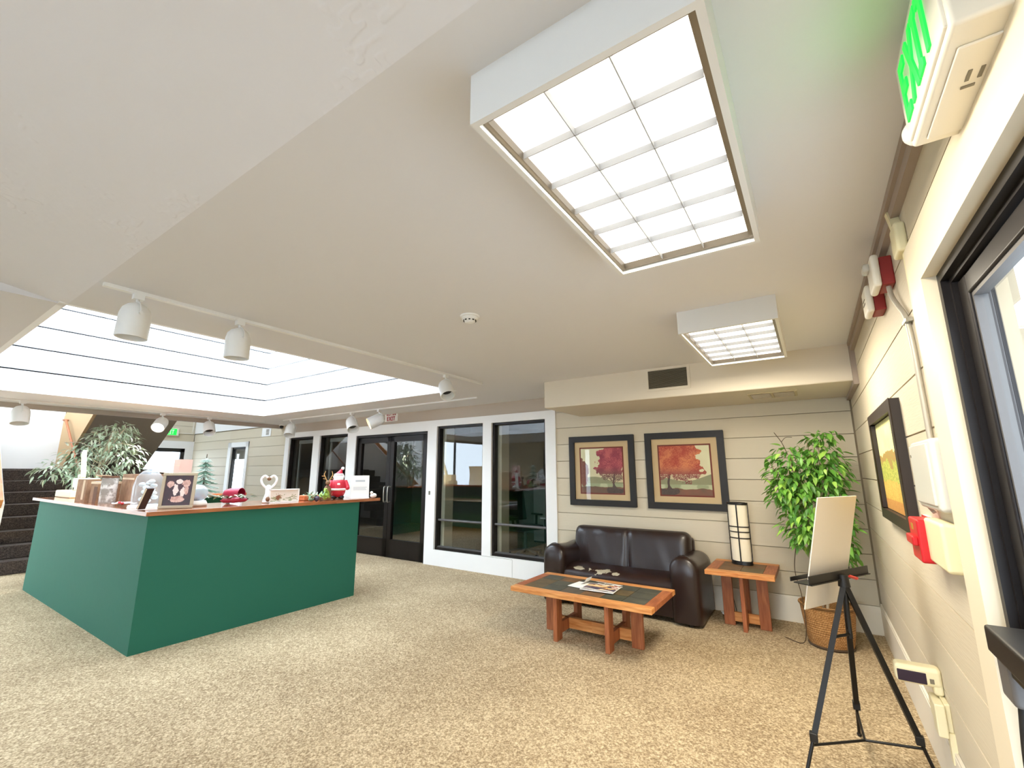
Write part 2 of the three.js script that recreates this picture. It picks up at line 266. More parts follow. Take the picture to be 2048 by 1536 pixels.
// storefront frame
const WIN = [[-9.97, -9.06, 0.24, 2.19], [-8.83, -7.9, 0.24, 2.19], [-5.525, -4.56, 0.235, 2.195], [-4.395, -3.455, 0.25, 2.185]];
const DD = [-7.64, -5.735, 2.13];
{
  const t = struct('trim_4', null, null, 'white painted storefront frame'), z0 = -0.03, z1 = 0.022;
  const P = (x0, x1, y0, y1) => mesh('trim_board', bx(x0, x1, y0, y1, z0, z1), M.white, t);
  P(SX0, SX1, 2.195, ST); P(DD[0], DD[1], DD[2], 2.195);
  P(SX0, WIN[0][0], 0, 2.195); P(WIN[0][1], WIN[1][0], 0, 2.195); P(WIN[1][1], DD[0], 0, 2.195); P(DD[1], WIN[2][0], 0, 2.195); P(WIN[2][1], WIN[3][0], 0.24, 2.195); P(WIN[3][1], SX1, 0.24, 2.195);
  P(WIN[0][0], WIN[0][1], 0, 0.24); P(WIN[1][0], WIN[1][1], 0, 0.24);
  P(WIN[2][0], -4.02, 0, 0.235); P(-4.014, SX1, 0, 0.24); P(WIN[3][0], WIN[3][1], 0.24, 0.25);
  P(WIN[0][0], WIN[1][1], 2.19, 2.195); P(WIN[3][0], WIN[3][1], 2.185, 2.195);
  WIN.forEach(([a, b, y0, y1], i) => {
    const w = struct('window_' + (6 + i), null, null, i < 2 ? 'narrow fixed window with blind headrail' : 'tall fixed window with low rail');
    const f = [bx(a, a + 0.035, y0, y1, -0.1, -0.012), bx(b - 0.03, b, y0, y1, -0.1, -0.012), bx(a, b, y0, y0 + 0.04, -0.1, -0.012), bx(a, b, y1 - 0.035, y1, -0.1, -0.012)];
    mesh('window_frame', f, M.bronze, w);
    mesh('window_sill', bx(a + 0.03, b - 0.03, y0 + 0.04, y0 + 0.055, -0.085, -0.03), M.bronzeLite, w);
    if (i > 1) mesh('rail', rod(V(a + 0.01, 0.69, -0.045), V(b - 0.01, 0.69, -0.045), 0.018), M.bronzeLite, w);
    const g = new THREE.PlaneGeometry(b - a - 0.04, y1 - y0 - 0.05); g.translate((a + b) / 2, (y0 + y1) / 2, -0.075); mesh('pane', g, M.glass, w);
    if (i < 2) { mesh('blind_headrail', rb(a + 0.12, b - 0.03, y1 - 0.13, y1 - 0.05, -0.2, -0.14, 0.01), M.officeLite, w); mesh('blind_edge', bx(a + 0.1, a + 0.13, y0 + 0.05, y1 - 0.05, -0.2, -0.17), M.officeLite, w); }
    else mesh('inner_jamb', bx(a + 0.035, a + 0.11, y0, y1, -0.3, -0.1), M.cream, w);
  });
  const d = struct('door_1', null, null, 'pair of dark bronze glass doors');
  const c = (DD[0] + DD[1]) / 2;
  mesh('door_frame', [bx(DD[0], DD[0] + 0.04, 0, DD[2], -0.1, 0.0), bx(DD[1] - 0.04, DD[1], 0, DD[2], -0.1, 0.0), bx(DD[0], DD[1], DD[2] - 0.05, DD[2], -0.1, 0.0)], M.bronze, d);
  for (const [a, b, s] of [[DD[0] + 0.045, c - 0.004, 1], [c + 0.004, DD[1] - 0.045, -1]]) {
    const l = mesh('door_leaf', [bx(a, a + 0.09, 0.01, DD[2] - 0.055, -0.08, -0.02), bx(b - 0.09, b, 0.01, DD[2] - 0.055, -0.08, -0.02), bx(a, b, DD[2] - 0.15, DD[2] - 0.055, -0.08, -0.02), bx(a, b, 0.01, 0.3, -0.08, -0.02)], M.bronze, d);
    const g = new THREE.PlaneGeometry(b - a - 0.16, DD[2] - 0.44); g.translate((a + b) / 2, (0.3 + DD[2] - 0.15) / 2, -0.05); mesh('pane', g, M.glass, l);
    const hx = s > 0 ? b - 0.045 : a + 0.045;
    mesh('handle', [tube([V(hx, 0.93, -0.02), V(hx, 0.93, 0.035), V(hx, 0.98, 0.045), V(hx, 1.14, 0.045), V(hx, 1.19, 0.035), V(hx, 1.19, -0.02)], 0.011, 8, 30)], M.steel, l);
  }
}
{ // dim office behind the glass
  struct('wall_office', [bx(-10.4, -10.25, 0, H, -4, -0.16), bx(-2.6, -2.45, 0, H, -4, -0.16), bx(-10.4, -2.45, 0, H, -4.15, -4), bx(-10.4, -2.45, H, H + 0.15, -4.15, -0.2)], M.office, 'dim grey office walls behind glass');
}
{ // hall window left of the storefront
  const w = struct('window_10', null, null, 'narrow hall window with white casing');
  mesh('casing', [bx(WX0, WX0 + 0.16, WY0, WY1, -0.02, 0.02), bx(WX1 - 0.12, WX1, WY0, WY1, -0.02, 0.02), bx(WX0, WX1, WY1 - 0.12, WY1, -0.02, 0.02), bx(WX0, WX1, WY0, WY0 + 0.06, -0.02, 0.03)], M.white, w);
  mesh('window_frame', [bx(WX0 + 0.16, WX0 + 0.21, WY0, WY1, -0.09, -0.02), bx(WX1 - 0.15, WX1 - 0.12, WY0, WY1, -0.09, -0.02), bx(WX0, WX1, WY1 - 0.16, WY1 - 0.12, -0.09, -0.02)], M.black, w);
  const g = new THREE.PlaneGeometry(WX1 - WX0 - 0.3, WY1 - WY0 - 0.2); g.translate((WX0 + WX1) / 2 + 0.02, (WY0 + WY1) / 2 - 0.03, -0.06); mesh('pane', g, M.clear, w);
  mesh('roller_shade', bx(WX0 + 0.22, WX1 - 0.15, WY1 - 0.42, WY1 - 0.16, -0.088, -0.08), M.taupe, w);
}
// ---------------------------------------------------------------- side door on the right wall
{
  const t = struct('trim_5', null, null, 'cream door casing');
  const cw = 0.17;
  mesh('trim_board', bx(-0.007, 0.02, 0, DT, DZ0 - cw, DZ0), M.cream, t);
  mesh('trim_board', bx(-0.007, 0.02, 0, DT, DZ1, DZ1 + cw), M.cream, t);
  mesh('trim_board', bx(-0.007, 0.02, DT, DT + 0.165, DZ0 - cw, DZ1 + cw), M.cream, t);
  mesh('jamb_lining', [bx(0.02, 0.05, 0, DT, DZ0 - 0.02, DZ0), bx(0.02, 0.05, DT, DT + 0.02, DZ0, DZ1)], M.cream, t);
  const d = struct('door_2', null, null, 'dark bronze glazed side door');
  const z0 = DZ0, z1 = DZ1;
  mesh('door_frame', [bx(0.03, 0.14, 0, DT, z0, z0 + 0.03), bx(0.03, 0.14, 0, DT, z1 - 0.03, z1), bx(0.03, 0.14, DT - 0.03, DT, z0 + 0.03, z1 - 0.03), bx(0.05, 0.14, 0, DT - 0.03, z0 + 0.03, z0 + 0.045), bx(0.05, 0.14, DT - 0.045, DT - 0.03, z0 + 0.045, z1 - 0.03)], M.bronze, d);
  const a = z0 + 0.05, b = z1 - 0.05, top = DT - 0.05, ST2 = 0.075;
  const l = mesh('door_leaf', [rb(0.062, 0.11, 0.01, top, a, a + 0.075, 0.006), rb(0.062, 0.11, 0.01, top, b - 0.075, b, 0.006), rb(0.0625, 0.1095, top - 0.06, top - 0.001, a + 0.07, b - 0.07, 0.006), rb(0.0625, 0.1095, 0.011, 0.28, a + 0.07, b - 0.07, 0.006)], M.bronze, d);
  mesh('glazing_bead', [bx(0.07, 0.1, 0.28, top - 0.072, a + 0.073, a + 0.085), bx(0.07, 0.1, 0.28, top - 0.072, b - 0.085, b - 0.073), bx(0.07, 0.1, top - 0.072, top - 0.058, a + 0.073, b - 0.073)], M.bronzeLite, l);
  const g = new THREE.PlaneGeometry(b - a - 0.15, top - 0.34); g.rotateY(Math.PI / 2); g.translate(0.088, (0.28 + top - 0.06) / 2, (a + b) / 2); mesh('pane', g, M.clear, l);
  mesh('push_bar', [rb(-0.045, 0.062, 1.0, 1.065, a + 0.1, b, 0.008), rb(-0.02, 0.061, 0.955, 1.0, a + 0.14, b - 0.05, 0.008)], M.blackMetal, d);
  mesh('bar_end_bracket', rb(-0.025, 0.05, 0.89, 0.99, a + 0.06, a + 0.15, 0.01), M.bronzeLite, d);
  mesh('cable', tube([V(0.0, 0.9, a + 0.1), V(-0.012, 0.75, a + 0.1), V(-0.02, 0.62, a + 0.14), V(-0.01, 0.56, a + 0.22), V(0.03, 0.6, a + 0.29), V(0.055, 0.75, a + 0.3)], 0.009, 8, 40), M.black, d);
}
// outside
struct('ground', bx(-40, 40, -0.5, -0.2, -40, 40), M.deck, 'pale ground outside');
{
  struct('porch_deck', bx(0.2, 5, -0.2, -0.04, -1, 9), M.deck);
  const p = thing('porch_pergola', 'white timber porch posts and beams outside the glass door', 'pergola');
  mesh('post', bx(1.5, 1.62, -0.04, 3.3, 2.2, 2.32), M.porch, p); mesh('post', bx(1.5, 1.62, -0.04, 3.3, 4.4, 4.52), M.porch, p); mesh('post', bx(0.36, 0.5, -0.04, 3.3, 2.58, 2.74), M.porch, p);
  mesh('beam', bx(1.48, 1.64, 2.75, 2.98, 0.5, 7), M.porch, p);
  for (let i = 0; i < 7; i++) mesh('rafter', bx(0.2, 3, 3.0, 3.16, 1.2 + i * 0.75, 1.25 + i * 0.75), M.porch, p);
  for (let i = 0; i < 3; i++) mesh('rail', bx(1.53, 1.59, 0.4 + i * 0.3, 0.47 + i * 0.3, 0.5, 7), M.porch, p);
  const q = thing('neighbouring_house', 'pale sided house across the porch with brown shutters', 'house');
  mesh('wall', bx(8, 8.3, -0.2, 5.5, -6, 12), M.siding2, q);
  for (let i = 0; i < 18; i++) mesh('clapboard', bx(7.96, 8, i * 0.3, i * 0.3 + 0.285, -6, 12), M.siding2, q);
  for (let i = 0; i < 4; i++) mesh('shutter', bx(7.9, 7.96, 1.5 + (i % 2) * 1.6, 2.7 + (i % 2) * 1.6, -2 + i * 1.3, -1.6 + i * 1.3), M.trimTaupe, q);
}

// ---------------------------------------------------------------- staircase on the far left
{
  const s = thing('staircase', 'dark carpeted staircase turning at a landing beside a tan wall', 'staircase');
  const z0 = 2.85, z1 = 4.05, x0 = -10.2, run = 0.28, ri = 0.187;
  for (let i = 0; i < 8; i++) mesh('step', [rb(x0 - run * (i + 1) - 0.02, x0 - run * i + 0.02, i * ri, (i + 1) * ri, z0, z1, 0.012, 1)], M.stair, s);
  mesh('landing', bx(-14.2, x0 - run * 8, 1.3, 8 * ri + 0.02, 1.45, z1), M.stair, s);
  // upper flight: soffit slab, side wall, rail
  const ln = (x) => 2.65 + 0.66 * (x + 11.96);
  const sl = extr([[-14.2, ln(-14.2)], [XB - 0.13, ln(XB - 0.13)], [XB - 0.13, ln(XB - 0.13) + 0.3], [-14.2, ln(-14.2) + 0.3]], 1.36); sl.translate(0, 0, 1.45); mesh('flight_underside', sl, M.taupe, s);
  const sw = extr([[-14.2, ln(-14.2)], [XB - 0.13, ln(XB - 0.13)], [XB - 0.13, ln(XB - 0.13) + 1.5], [-14.2, ln(-14.2) + 1.5]], 0.06); sw.translate(0, 0, 2.8); mesh('side_wall', sw, M.tan, s);
  mesh('inner_wall', bx(-14.2, -12.6, 0, 1.5, 2.7, 2.8), M.tan, s);
  mesh('handrail', [tube([V(-13.6, 2.55, 2.94), V(-12.7, 1.95, 2.94), V(-11.6, 1.2, 2.94)], 0.022, 8, 20), tube([V(-13.6, 2.55, 2.94), V(-13.75, 2.56, 2.94), V(-13.75, 2.56, 2.87)], 0.022, 8, 10)], M.oakV, s);
  mesh('guard_wall', extr([[-14.2, 0], [-10.25, 0], [-10.25, 1.0], [-12.4, 2.45], [-14.2, 2.45]], 0.1).translate(0, 0, z1 + 0.0), M.upper, s);
  mesh('guard_cap', bar(V(-10.2, 1.0, z1 + 0.05), V(-12.42, 2.5, z1 + 0.05), 0.14, 0.04), M.oak, s);
  struct('wall_landing', bx(-14.35, -14.2, 0, HI, 2.85, ZF), M.upper, 'white wall above the landing');
}
M.fixture = std('#dcdbd8', 0.5); M.fixtureInner = std('#6e6455', 0.4, { metalness: 0.3 }); M.louver = std('#a9aaac', 0.4);
M.glow = std('#ffffff', 0.6, { emissive: new THREE.Color('#fffaf0'), emissiveIntensity: 0.8 });
M.litWarm = std('#fff2c0', 0.5, { emissive: new THREE.Color('#ffd257'), emissiveIntensity: 3 });
M.litWhite = std('#fffaf0', 0.5, { emissive: new THREE.Color('#fff6e8'), emissiveIntensity: 3 });
M.grilleDark = std('#3d382f', 0.8); M.grilleSlat = std('#7d7666', 0.6);
M.registerFrame = std('#c6b893', 0.6);
M.exitGreen = std('#18e04a', 0.5, { emissive: new THREE.Color('#10ff48'), emissiveIntensity: 0.35 });
M.signRed = std('#a8182a', 0.6);
M.lensClear = phy('#f2f2ee', 0.15, { transmission: 0.6, thickness: 0.02, ior: 1.45 });
M.raceway = std('#e6dcb4', 0.5); M.conduit = std('#b3ada0', 0.45, { metalness: 0.3 });
M.boxWhite = std('#cfcdc5', 0.35);
M.badge = std('#c79a3a', 0.4, { metalness: 0.6 });
M.plasticYellow = std('#efe6c2', 0.45); M.purple = std('#2a1a30', 0.35);
M.frameBrown = std('#2a1f18', 0.5);
M.leatherArm = phy('#21100e', 0.36, { clearcoat: 0.35, clearcoatRoughness: 0.25, side: THREE.DoubleSide });
M.paperTwo = std('#f4f2ee', 0.6, { side: THREE.DoubleSide });
M.leverRed = std('#e0483a', 0.4); M.foam = std('#efe6d6', 0.6);
M.trunkPale = std('#b9ad97', 0.8);
M.terracotta = std('#8a7a6a', 0.8);
M.cardLight = std('#d9c1a0', 0.8); M.bandBrown = std('#6b4a34', 0.8); M.birch = std('#ffffff', 0.8, { map: dtex(128, 128, (u, v) => mix(hex('#9a9288'), hex('#e2ded6'), sstep(0.35, 0.65, fbm(u, v, 6, 901, 4))), true, 0.25) }); M.cardPink = std('#d9b3a2', 0.8);
M.cloche = phy('#eef3f6', 0.05, { transmission: 0.85, thickness: 0, ior: 1.45, side: THREE.DoubleSide }); M.bookDark = std('#3a2a26', 0.6); M.tanFrame = std('#b9aa90', 0.55);
M.frostGreen = std('#7d9a86', 0.9); M.frostPale = std('#b6c6ba', 0.9); M.globeBase = std('#dfd7cc', 0.5); M.globeGlass = phy('#eef2f6', 0.05, { transmission: 0.7, thickness: 0, ior: 1.5 }); M.globeInner = std('#8f96a0', 0.8);
M.crimson = std('#a01c3a', 0.35); M.sageLeaf = std('#7f9a78', 0.8, { side: THREE.DoubleSide }); M.paleLeaf = std('#b9c2a8', 0.8, { side: THREE.DoubleSide }); M.figBrown = std('#7a5638', 0.7); M.ornament = std('#4a3a4e', 0.3); M.sageDark = std('#55785a', 0.8, { side: THREE.DoubleSide }); M.clay = std('#c06a3c', 0.7); M.limeLeaf = std('#9cb84a', 0.7, { side: THREE.DoubleSide }); M.antler = std('#c79a5e', 0.7); M.figRed = std('#c92a3c', 0.4); M.figSkin = std('#e8b79a', 0.6); M.faint = std('#c2c4c6', 0.8);
// ---------------------------------------------------------------- ceiling fittings
function ceilingLight(z0, z1, label) {
  const x0 = -1.01, x1 = -0.442, y0 = H - 0.15, cx = (x0 + x1) / 2, cz = (z0 + z1) / 2;
  const t = thing('ceiling_light', label, 'ceiling light', [cx, H, cz], 0, 'boxed fluorescent ceiling lights');
  const w = (x1 - x0) / 2, d = (z1 - z0) / 2;
  const B = (a, b, c, e, f, g) => bx(a, b, c, e, f, g);
  mesh('housing', [B(-w, -w + 0.018, -0.15, 0, -d, d), B(w - 0.018, w, -0.15, 0, -d, d), B(-w + 0.018, w - 0.018, -0.15, 0, -d, -d + 0.018), B(-w + 0.018, w - 0.018, -0.15, 0, d - 0.018, d), B(-w + 0.018, w - 0.018, -0.012, 0, -d + 0.018, d - 0.018)], M.fixture, t);
  mesh('inner_frame', [B(-w + 0.018, -w + 0.034, -0.135, -0.02, -d + 0.018, d - 0.018), B(w - 0.034, w - 0.018, -0.135, -0.02, -d + 0.018, d - 0.018), B(-w + 0.018, w - 0.018, -0.134, -0.021, -d + 0.0182, -d + 0.034), B(-w + 0.034, w - 0.034, -0.134, -0.021, d - 0.034, d - 0.0182)], M.fixtureInner, t);
  mesh('diffuser', B(-w + 0.034, w - 0.034, -0.108, -0.1, -d + 0.034, d - 0.034), M.glow, t);
  for (let i = 1; i < 3; i++) { const x = -w + 0.034 + (2 * w - 0.068) * i / 3; mesh('louver_blade', B(x - 0.0015, x + 0.0015, -0.132, -0.109, -d + 0.036, d - 0.036), M.louver, t); }
  for (let i = 1; i < 6; i++) { const z = -d + 0.034 + (2 * d - 0.068) * i / 6; mesh('louver_blade', B(-w + 0.036, w - 0.036, -0.132, -0.109, z - 0.0015, z + 0.0015), M.louver, t); }
  const l = new THREE.RectAreaLight(LAMP_COLOR, LAMP, 2 * w - 0.07, 2 * d - 0.07); l.position.set(0, -0.137, 0); l.rotation.x = -Math.PI / 2; t.add(l);
  return t;
}
ceilingLight(3.6, 4.7, 'large white boxed ceiling light with louvers near the exit sign');
ceilingLight(1.435, 2.54, 'white boxed ceiling light with louvers in front of the duct soffit');

function trackHead(pos, dir, lit, label, group) {     // can on a yoke under a track
  const t = thing('track_light', label, 'spotlight', pos, 0, group);
  if (group !== 'track lights right of the skylight') t.scale.setScalar(1.3);
  const d = V(...dir).normalize(), c = V(0, -0.125, 0);
  const q = new THREE.Quaternion().setFromUnitVectors(V(0, -1, 0), d);
  mesh('stem', [bx(-0.018, 0.018, -0.03, 0, -0.025, 0.025), rod(V(0, -0.03, 0), V(0, -0.045, 0), 0.01)], M.lampWhite, t);
  const yk = new THREE.TorusGeometry(0.083, 0.005, 6, 24, Math.PI); yk.scale(1, 0.95, 1); yk.translate(c.x, c.y, c.z);
  mesh('yoke', [yk, rod(V(-0.092, c.y, 0), V(-0.07, c.y, 0), 0.008), rod(V(0.07, c.y, 0), V(0.092, c.y, 0), 0.008)], M.lampWhite, t);
  const can = lathe([[0.0, 0.075], [0.02, 0.073], [0.045, 0.06], [0.066, 0.035], [0.075, 0.0], [0.076, -0.135], [0.071, -0.138], [0.066, -0.13], [0.066, -0.03], [0.0, -0.02]].reverse(), 28); can.applyQuaternion(q); can.translate(c.x, c.y, c.z);
  const cm = mesh('can', can, M.lampWhite, t);
  const b = new THREE.CircleGeometry(0.06, 24); b.rotateX(Math.PI / 2); b.translate(0, lit ? -0.12 : -0.06, 0); b.applyQuaternion(q); b.translate(c.x, c.y, c.z);
  mesh('lamp_face', b, lit || M.black, cm);
  if (lit) { const s = new THREE.SpotLight(lit.emissive, 14, 0, 0.5, 0.5); s.position.copy(c).addScaledVector(d, 0.16); s.target.position.copy(c).addScaledVector(d, 2); s.castShadow = true; t.add(s, s.target); }
  return t;
}
{
  const rail = (name, g, label) => tag(mesh(name, g, M.lampWhite), label, 'light track');
  rail('light_track', bx(-3.545, -3.51, H - 0.02, H, 1.4, 4.82), 'long white light track between the skylight and the smoke detector');
  rail('light_track', bx(-9.2, -4.2, H - 0.02, H, 0.6, 0.635), 'white light track running above the glass double doors');
  rail('light_track', bx(-9.8, -9.765, H - 0.02, H, 0.7, 4.8), 'white light track along the staircase side of the skylight');
  const g1 = 'track lights right of the skylight', g2 = 'track lights above the storefront', g3 = 'track lights on the stair side';
  trackHead([-3.528, H - 0.02, 4.66], [0.0, -1, 0.03], null, 'white can spotlight pointing straight down at the end of the long track', g1);
  trackHead([-3.528, H - 0.02, 4.1], [-0.0, -1, -0.02], null, 'white can spotlight pointing straight down, second from the end of the long track', g1);
  trackHead([-3.528, H - 0.02, 2.02], [0.5, -0.8, 0.25], null, 'white can spotlight tilted towards the sofa on the long track', g1);
  trackHead([-8.9, H - 0.02, 0.617], [0.35, -0.9, 0.35], null, 'white can spotlight with dark mouth above the left narrow window', g2);
  trackHead([-7.0, H - 0.02, 0.617], [0.6, -0.75, 0.2], null, 'white can spotlight tilted sideways above the double doors', g2);
  trackHead([-6.28, H - 0.02, 0.617], [-0.45, -0.45, 0.75], M.litWarm, 'lit yellow spotlight beside the red lettered exit sign', g2);
  trackHead([-9.783, H - 0.02, 4.15], [0.3, -1, 0], null, 'white can spotlight in front of the white landing wall', g3);
  trackHead([-9.783, H - 0.02, 2.46], [0.75, -0.7, 0.55], M.litWhite, 'lit white spotlight in front of the dark stair underside', g3);
  trackHead([-9.783, H - 0.02, 1.72], [0.6, -0.75, 0.1], null, 'white can spotlight beside the green far exit sign', g3);
}
{
  const t = thing('smoke_detector', 'round white smoke detector on the ceiling', 'smoke detector', [-2.187, H, 3.26]);
  mesh('base_plate', lathe([[0, -0.012], [0.062, -0.012], [0.066, -0.006], [0.066, 0]]), M.lampWhite, t);
  mesh('chamber', lathe([[0, -0.05], [0.022, -0.05], [0.034, -0.044], [0.04, -0.03], [0.052, -0.026], [0.054, -0.012]]), M.lampWhite, t);
  const s = []; for (let i = 0; i < 10; i++) { const a = i / 10 * Math.PI * 2; s.push(at(new THREE.BoxGeometry(0.012, 0.008, 0.004), 0.042 * Math.sin(a), -0.035, 0.042 * Math.cos(a), 0, a)); }
  mesh('vent_slots', s, M.black, t);
}
{
  const t = thing('security_camera', 'small white dome camera where the ceiling meets the hall wall', 'camera', [-10.18, H, 0.1]);
  mesh('mount', lathe([[0, -0.03], [0.055, -0.028], [0.07, -0.01], [0.07, 0]].slice().reverse().reverse()), M.lampWhite, t);
  mesh('dome', ball(0.04, 0.02, -0.045, 0.02), M.black, t);
}
function grille(name, label, x0, x1, y0, y1, n, z) {
  const t = thing(name, label, 'vent', [(x0 + x1) / 2, y0, z]); const w = (x1 - x0) / 2, h = y1 - y0, b = 0.026;
  mesh('frame', [bx(-w - b, w + b, -b, 0, 0, 0.008), bx(-w - b, w + b, h, h + b, 0, 0.008), bx(-w - b, -w, 0, h, 0, 0.008), bx(w, w + b, 0, h, 0, 0.008)], M.soffit, t);
  mesh('backing', bx(-w, w, 0, h, 0.0005, 0.002), M.grilleDark, t);
  for (let i = 0; i < n; i++) mesh('slat', at(bx(-w, w, -0.0015, 0.0015, -0.006, 0.006), 0, h * (i + 0.5) / n, 0.008, 0.6), M.grilleSlat, t);
  return t;
}
grille('air_grille', 'dark slatted return air grille on the soffit face', -1.675, -1.296, 2.275, 2.46, 14, 0.992);
{
  const t = thing('ceiling_register', 'cream two panel air register on the soffit underside', 'vent', [-0.615, 2.176, 0.6]);
  mesh('frame', [bx(-0.2, 0.2, -0.01, 0, -0.17, -0.15), bx(-0.2, 0.2, -0.01, 0, 0.15, 0.17), bx(-0.2, -0.18, -0.01, 0, -0.15, 0.15), bx(0.18, 0.2, -0.01, 0, -0.15, 0.15), bx(-0.01, 0.01, -0.012, 0, -0.15, 0.15)], M.registerFrame, t);
  for (const s of [-1, 1]) for (let i = 0; i < 6; i++) mesh('slat', at(bx(-0.08, 0.08, -0.0015, 0.0015, -0.018, 0.018), s * 0.095, -0.008, -0.12 + i * 0.048, 0.5), M.soffit, t);
}
{ // hall vent
  const t = thing('wall_register', 'small white wall register beside the hall window', 'vent', [-11.0, 2.27, 0]);
  mesh('frame', [bx(-0.2, 0.2, 0, 0.2, 0, 0.012)], M.white, t);
  for (let i = 0; i < 5; i++) mesh('slat', bx(-0.0, 0.12, 0.035 + i * 0.028, 0.05 + i * 0.028, 0.012, 0.018), M.grilleSlat, t);
}
// ---------------------------------------------------------------- signs
const font = await new FontLoader().loadAsync('fonts/droid/droid_sans_bold.typeface.json');
function text(str, size, depth) { const g = new TextGeometry(str, { font, size, depth, curveSegments: 5 }); g.computeBoundingBox(); const b = g.boundingBox; g.translate(-(b.min.x + b.max.x) / 2, -(b.min.y + b.max.y) / 2, 0); return g; }
{
  const t = thing('not_an_exit_sign', 'white sign with red NOT AN EXIT lettering above the double doors', 'sign', [-6.69, 2.44, 0]);
  mesh('plate', bx(-0.17, 0.17, -0.088, 0.088, 0, 0.006), M.paper, t);
  mesh('lettering', [at(text('NOT AN', 0.05, 0.002), 0, 0.043, 0.006), at(text('EXIT', 0.077, 0.002), 0, -0.037, 0.006)], M.signRed, t);
}
{ // exit sign above the side door
  const t = thing('exit_sign', 'cream emergency exit sign with green letters above the side door', 'exit sign', [0.015, 2.21, 4.16]);
  mesh('housing', [rb(-0.1, 0, 0, 0.225, 0, 0.36, 0.008), rb(-0.106, -0.098, 0.012, 0.213, 0.012, 0.348, 0.003)], M.plastic, t);
  mesh('bottom_cover', rb(-0.08, -0.02, -0.006, 0.0, 0.03, 0.3, 0.003), M.plastic, t);
  mesh('test_button', [bx(-0.052, -0.046, -0.0075, -0.006, 0.2, 0.23), bx(-0.034, -0.028, -0.0075, -0.006, 0.2, 0.23), bx(-0.054, -0.034, -0.008, -0.006, 0.18, 0.187)], M.grilleSlat, t);
  'EXIT'.split('').forEach((c, i) => { const g = text(c, 0.145, 0.004); g.scale(0.6, 1, 1); g.rotateY(-Math.PI / 2); g.translate(-0.106, 0.112, 0.075 + [0, 0.078, 0.138, 0.195][i]); mesh('letter', g, M.exitGreen, t); });
  mesh('lamp_head', [ball(0.034, -0.075, 0.06, -0.03, 1, 1, 0.9)], M.lampWhite, t);
  const l = new THREE.PointLight('#30ff60', 0.003); l.position.set(-0.14, 0.12, 0.16); l.castShadow = true; t.add(l);
}
{ // far exit sign
  const t = thing('exit_sign', 'small green lit exit sign over the far hall door', 'exit sign', [XL, 2.43, 0.62]);
  mesh('housing', rb(0, 0.06, 0, 0.2, -0.2, 0.2, 0.006), M.plastic, t);
  mesh('lit_panel', bx(0.06, 0.062, 0.015, 0.185, -0.15, 0.19), M.exitGreen, t);
  'EXIT'.split('').forEach((c, i) => { const g = text(c, 0.12, 0.003); g.scale(0.7, 1, 1); g.rotateY(Math.PI / 2); g.translate(0.062, 0.1, 0.13 - [0, 0.075, 0.135, 0.19][i]); mesh('letter', g, M.paper, t); });
}
tag(mesh('surface_conduit', [bx(XL, XL + 0.02, 2.5, 2.52, 0.08, 0.42), bx(XL, XL + 0.02, 2.5, 2.9, 0.06, 0.08)], M.plastic), 'thin pale conduit running from the far exit sign to the corner', 'conduit');
// ---------------------------------------------------------------- right wall devices
{
  const W = 0.015;
  const t = thing('fire_alarm_horn', 'red fire alarm box with white sounder plate, upper of the pair under the ceiling', 'fire alarm', [W, 2.245, 2.95], 0, 'fire alarms by the side door');
  mesh('back_box', rb(-0.045, 0, 0, 0.13, 0, 0.13, 0.006), M.darkRed, t);
  const p = mesh('face_plate', rb(-0.075, -0.045, -0.005, 0.145, -0.012, 0.142, 0.014), M.plastic, t);
  mesh('strobe_lens', rb(-0.1, -0.074, 0.085, 0.125, 0.03, 0.1, 0.012), M.lensClear, p);
  const u = thing('fire_alarm_horn', 'red fire alarm box with white sounder plate, lower of the pair under the ceiling', 'fire alarm', [W, 2.225, 2.64], 0, 'fire alarms by the side door');
  mesh('back_box', rb(-0.045, 0, 0, 0.12, 0, 0.13, 0.006), M.darkRed, u);
  const q = mesh('face_plate', rb(-0.075, -0.045, -0.005, 0.135, -0.012, 0.142, 0.014), M.plastic, u);
  mesh('sounder_slots', [bx(-0.077, -0.074, 0.05, 0.056, 0.03, 0.1), bx(-0.077, -0.074, 0.07, 0.076, 0.03, 0.1)], M.grilleSlat, q);
}
{
  const r = thing('cable_raceway', 'cream cable raceway running down beside the door casing', 'raceway', [0.015, 0, 0]);
  const y = (a, b, w, d, z) => bx(-d, 0, a, b, z - w, z + w);
  mesh('cover', y(1.58, 2.26, 0.011, 0.016, 3.385), M.raceway, r);
  mesh('junction_box', rb(-0.035, 0, 2.25, 2.37, 3.32, 3.42, 0.012), M.raceway, r);
  mesh('upper_cover', bar(V(-0.015, 2.36, 3.36), V(-0.02, 2.48, 3.3), 0.03, 0.03), M.raceway, r);
  const c = thing('metal_conduit', 'thin grey metal conduit running down from the fire alarms', 'conduit', [0.015, 0, 0]);
  mesh('pipe', tube([V(-0.022, 2.27, 3.04), V(-0.02, 2.2, 3.06), V(-0.015, 2.12, 3.14), V(-0.012, 2.05, 3.22), V(-0.011, 1.95, 3.245), V(-0.011, 1.75, 3.25), V(-0.011, 1.57, 3.25)], 0.0095, 8, 48), M.conduit, c);
  mesh('strap', rb(-0.024, 0, 2.02, 2.035, 3.2, 3.27, 0.002), M.steel, c);
}
{
  const t = thing('alarm_cover_box', 'white plastic wall cabinet beside the side door casing', 'wall box', [0.015, 1.315, 3.05]);
  mesh('body', rb(-0.045, 0, 0, 0.25, 0, 0.365, 0.016, 3), M.boxWhite, t);
  mesh('front_lip', rb(-0.052, -0.04, 0.02, 0.235, 0.02, 0.335, 0.008), M.boxWhite, t);
  mesh('bracket', bar(V(-0.03, 0.02, 0.0), V(-0.01, -0.02, 0.03), 0.012), M.steel, t);
  mesh('indicator', bx(-0.053, -0.05, 0.19, 0.2, 0.03, 0.05), M.grilleSlat, t);
}
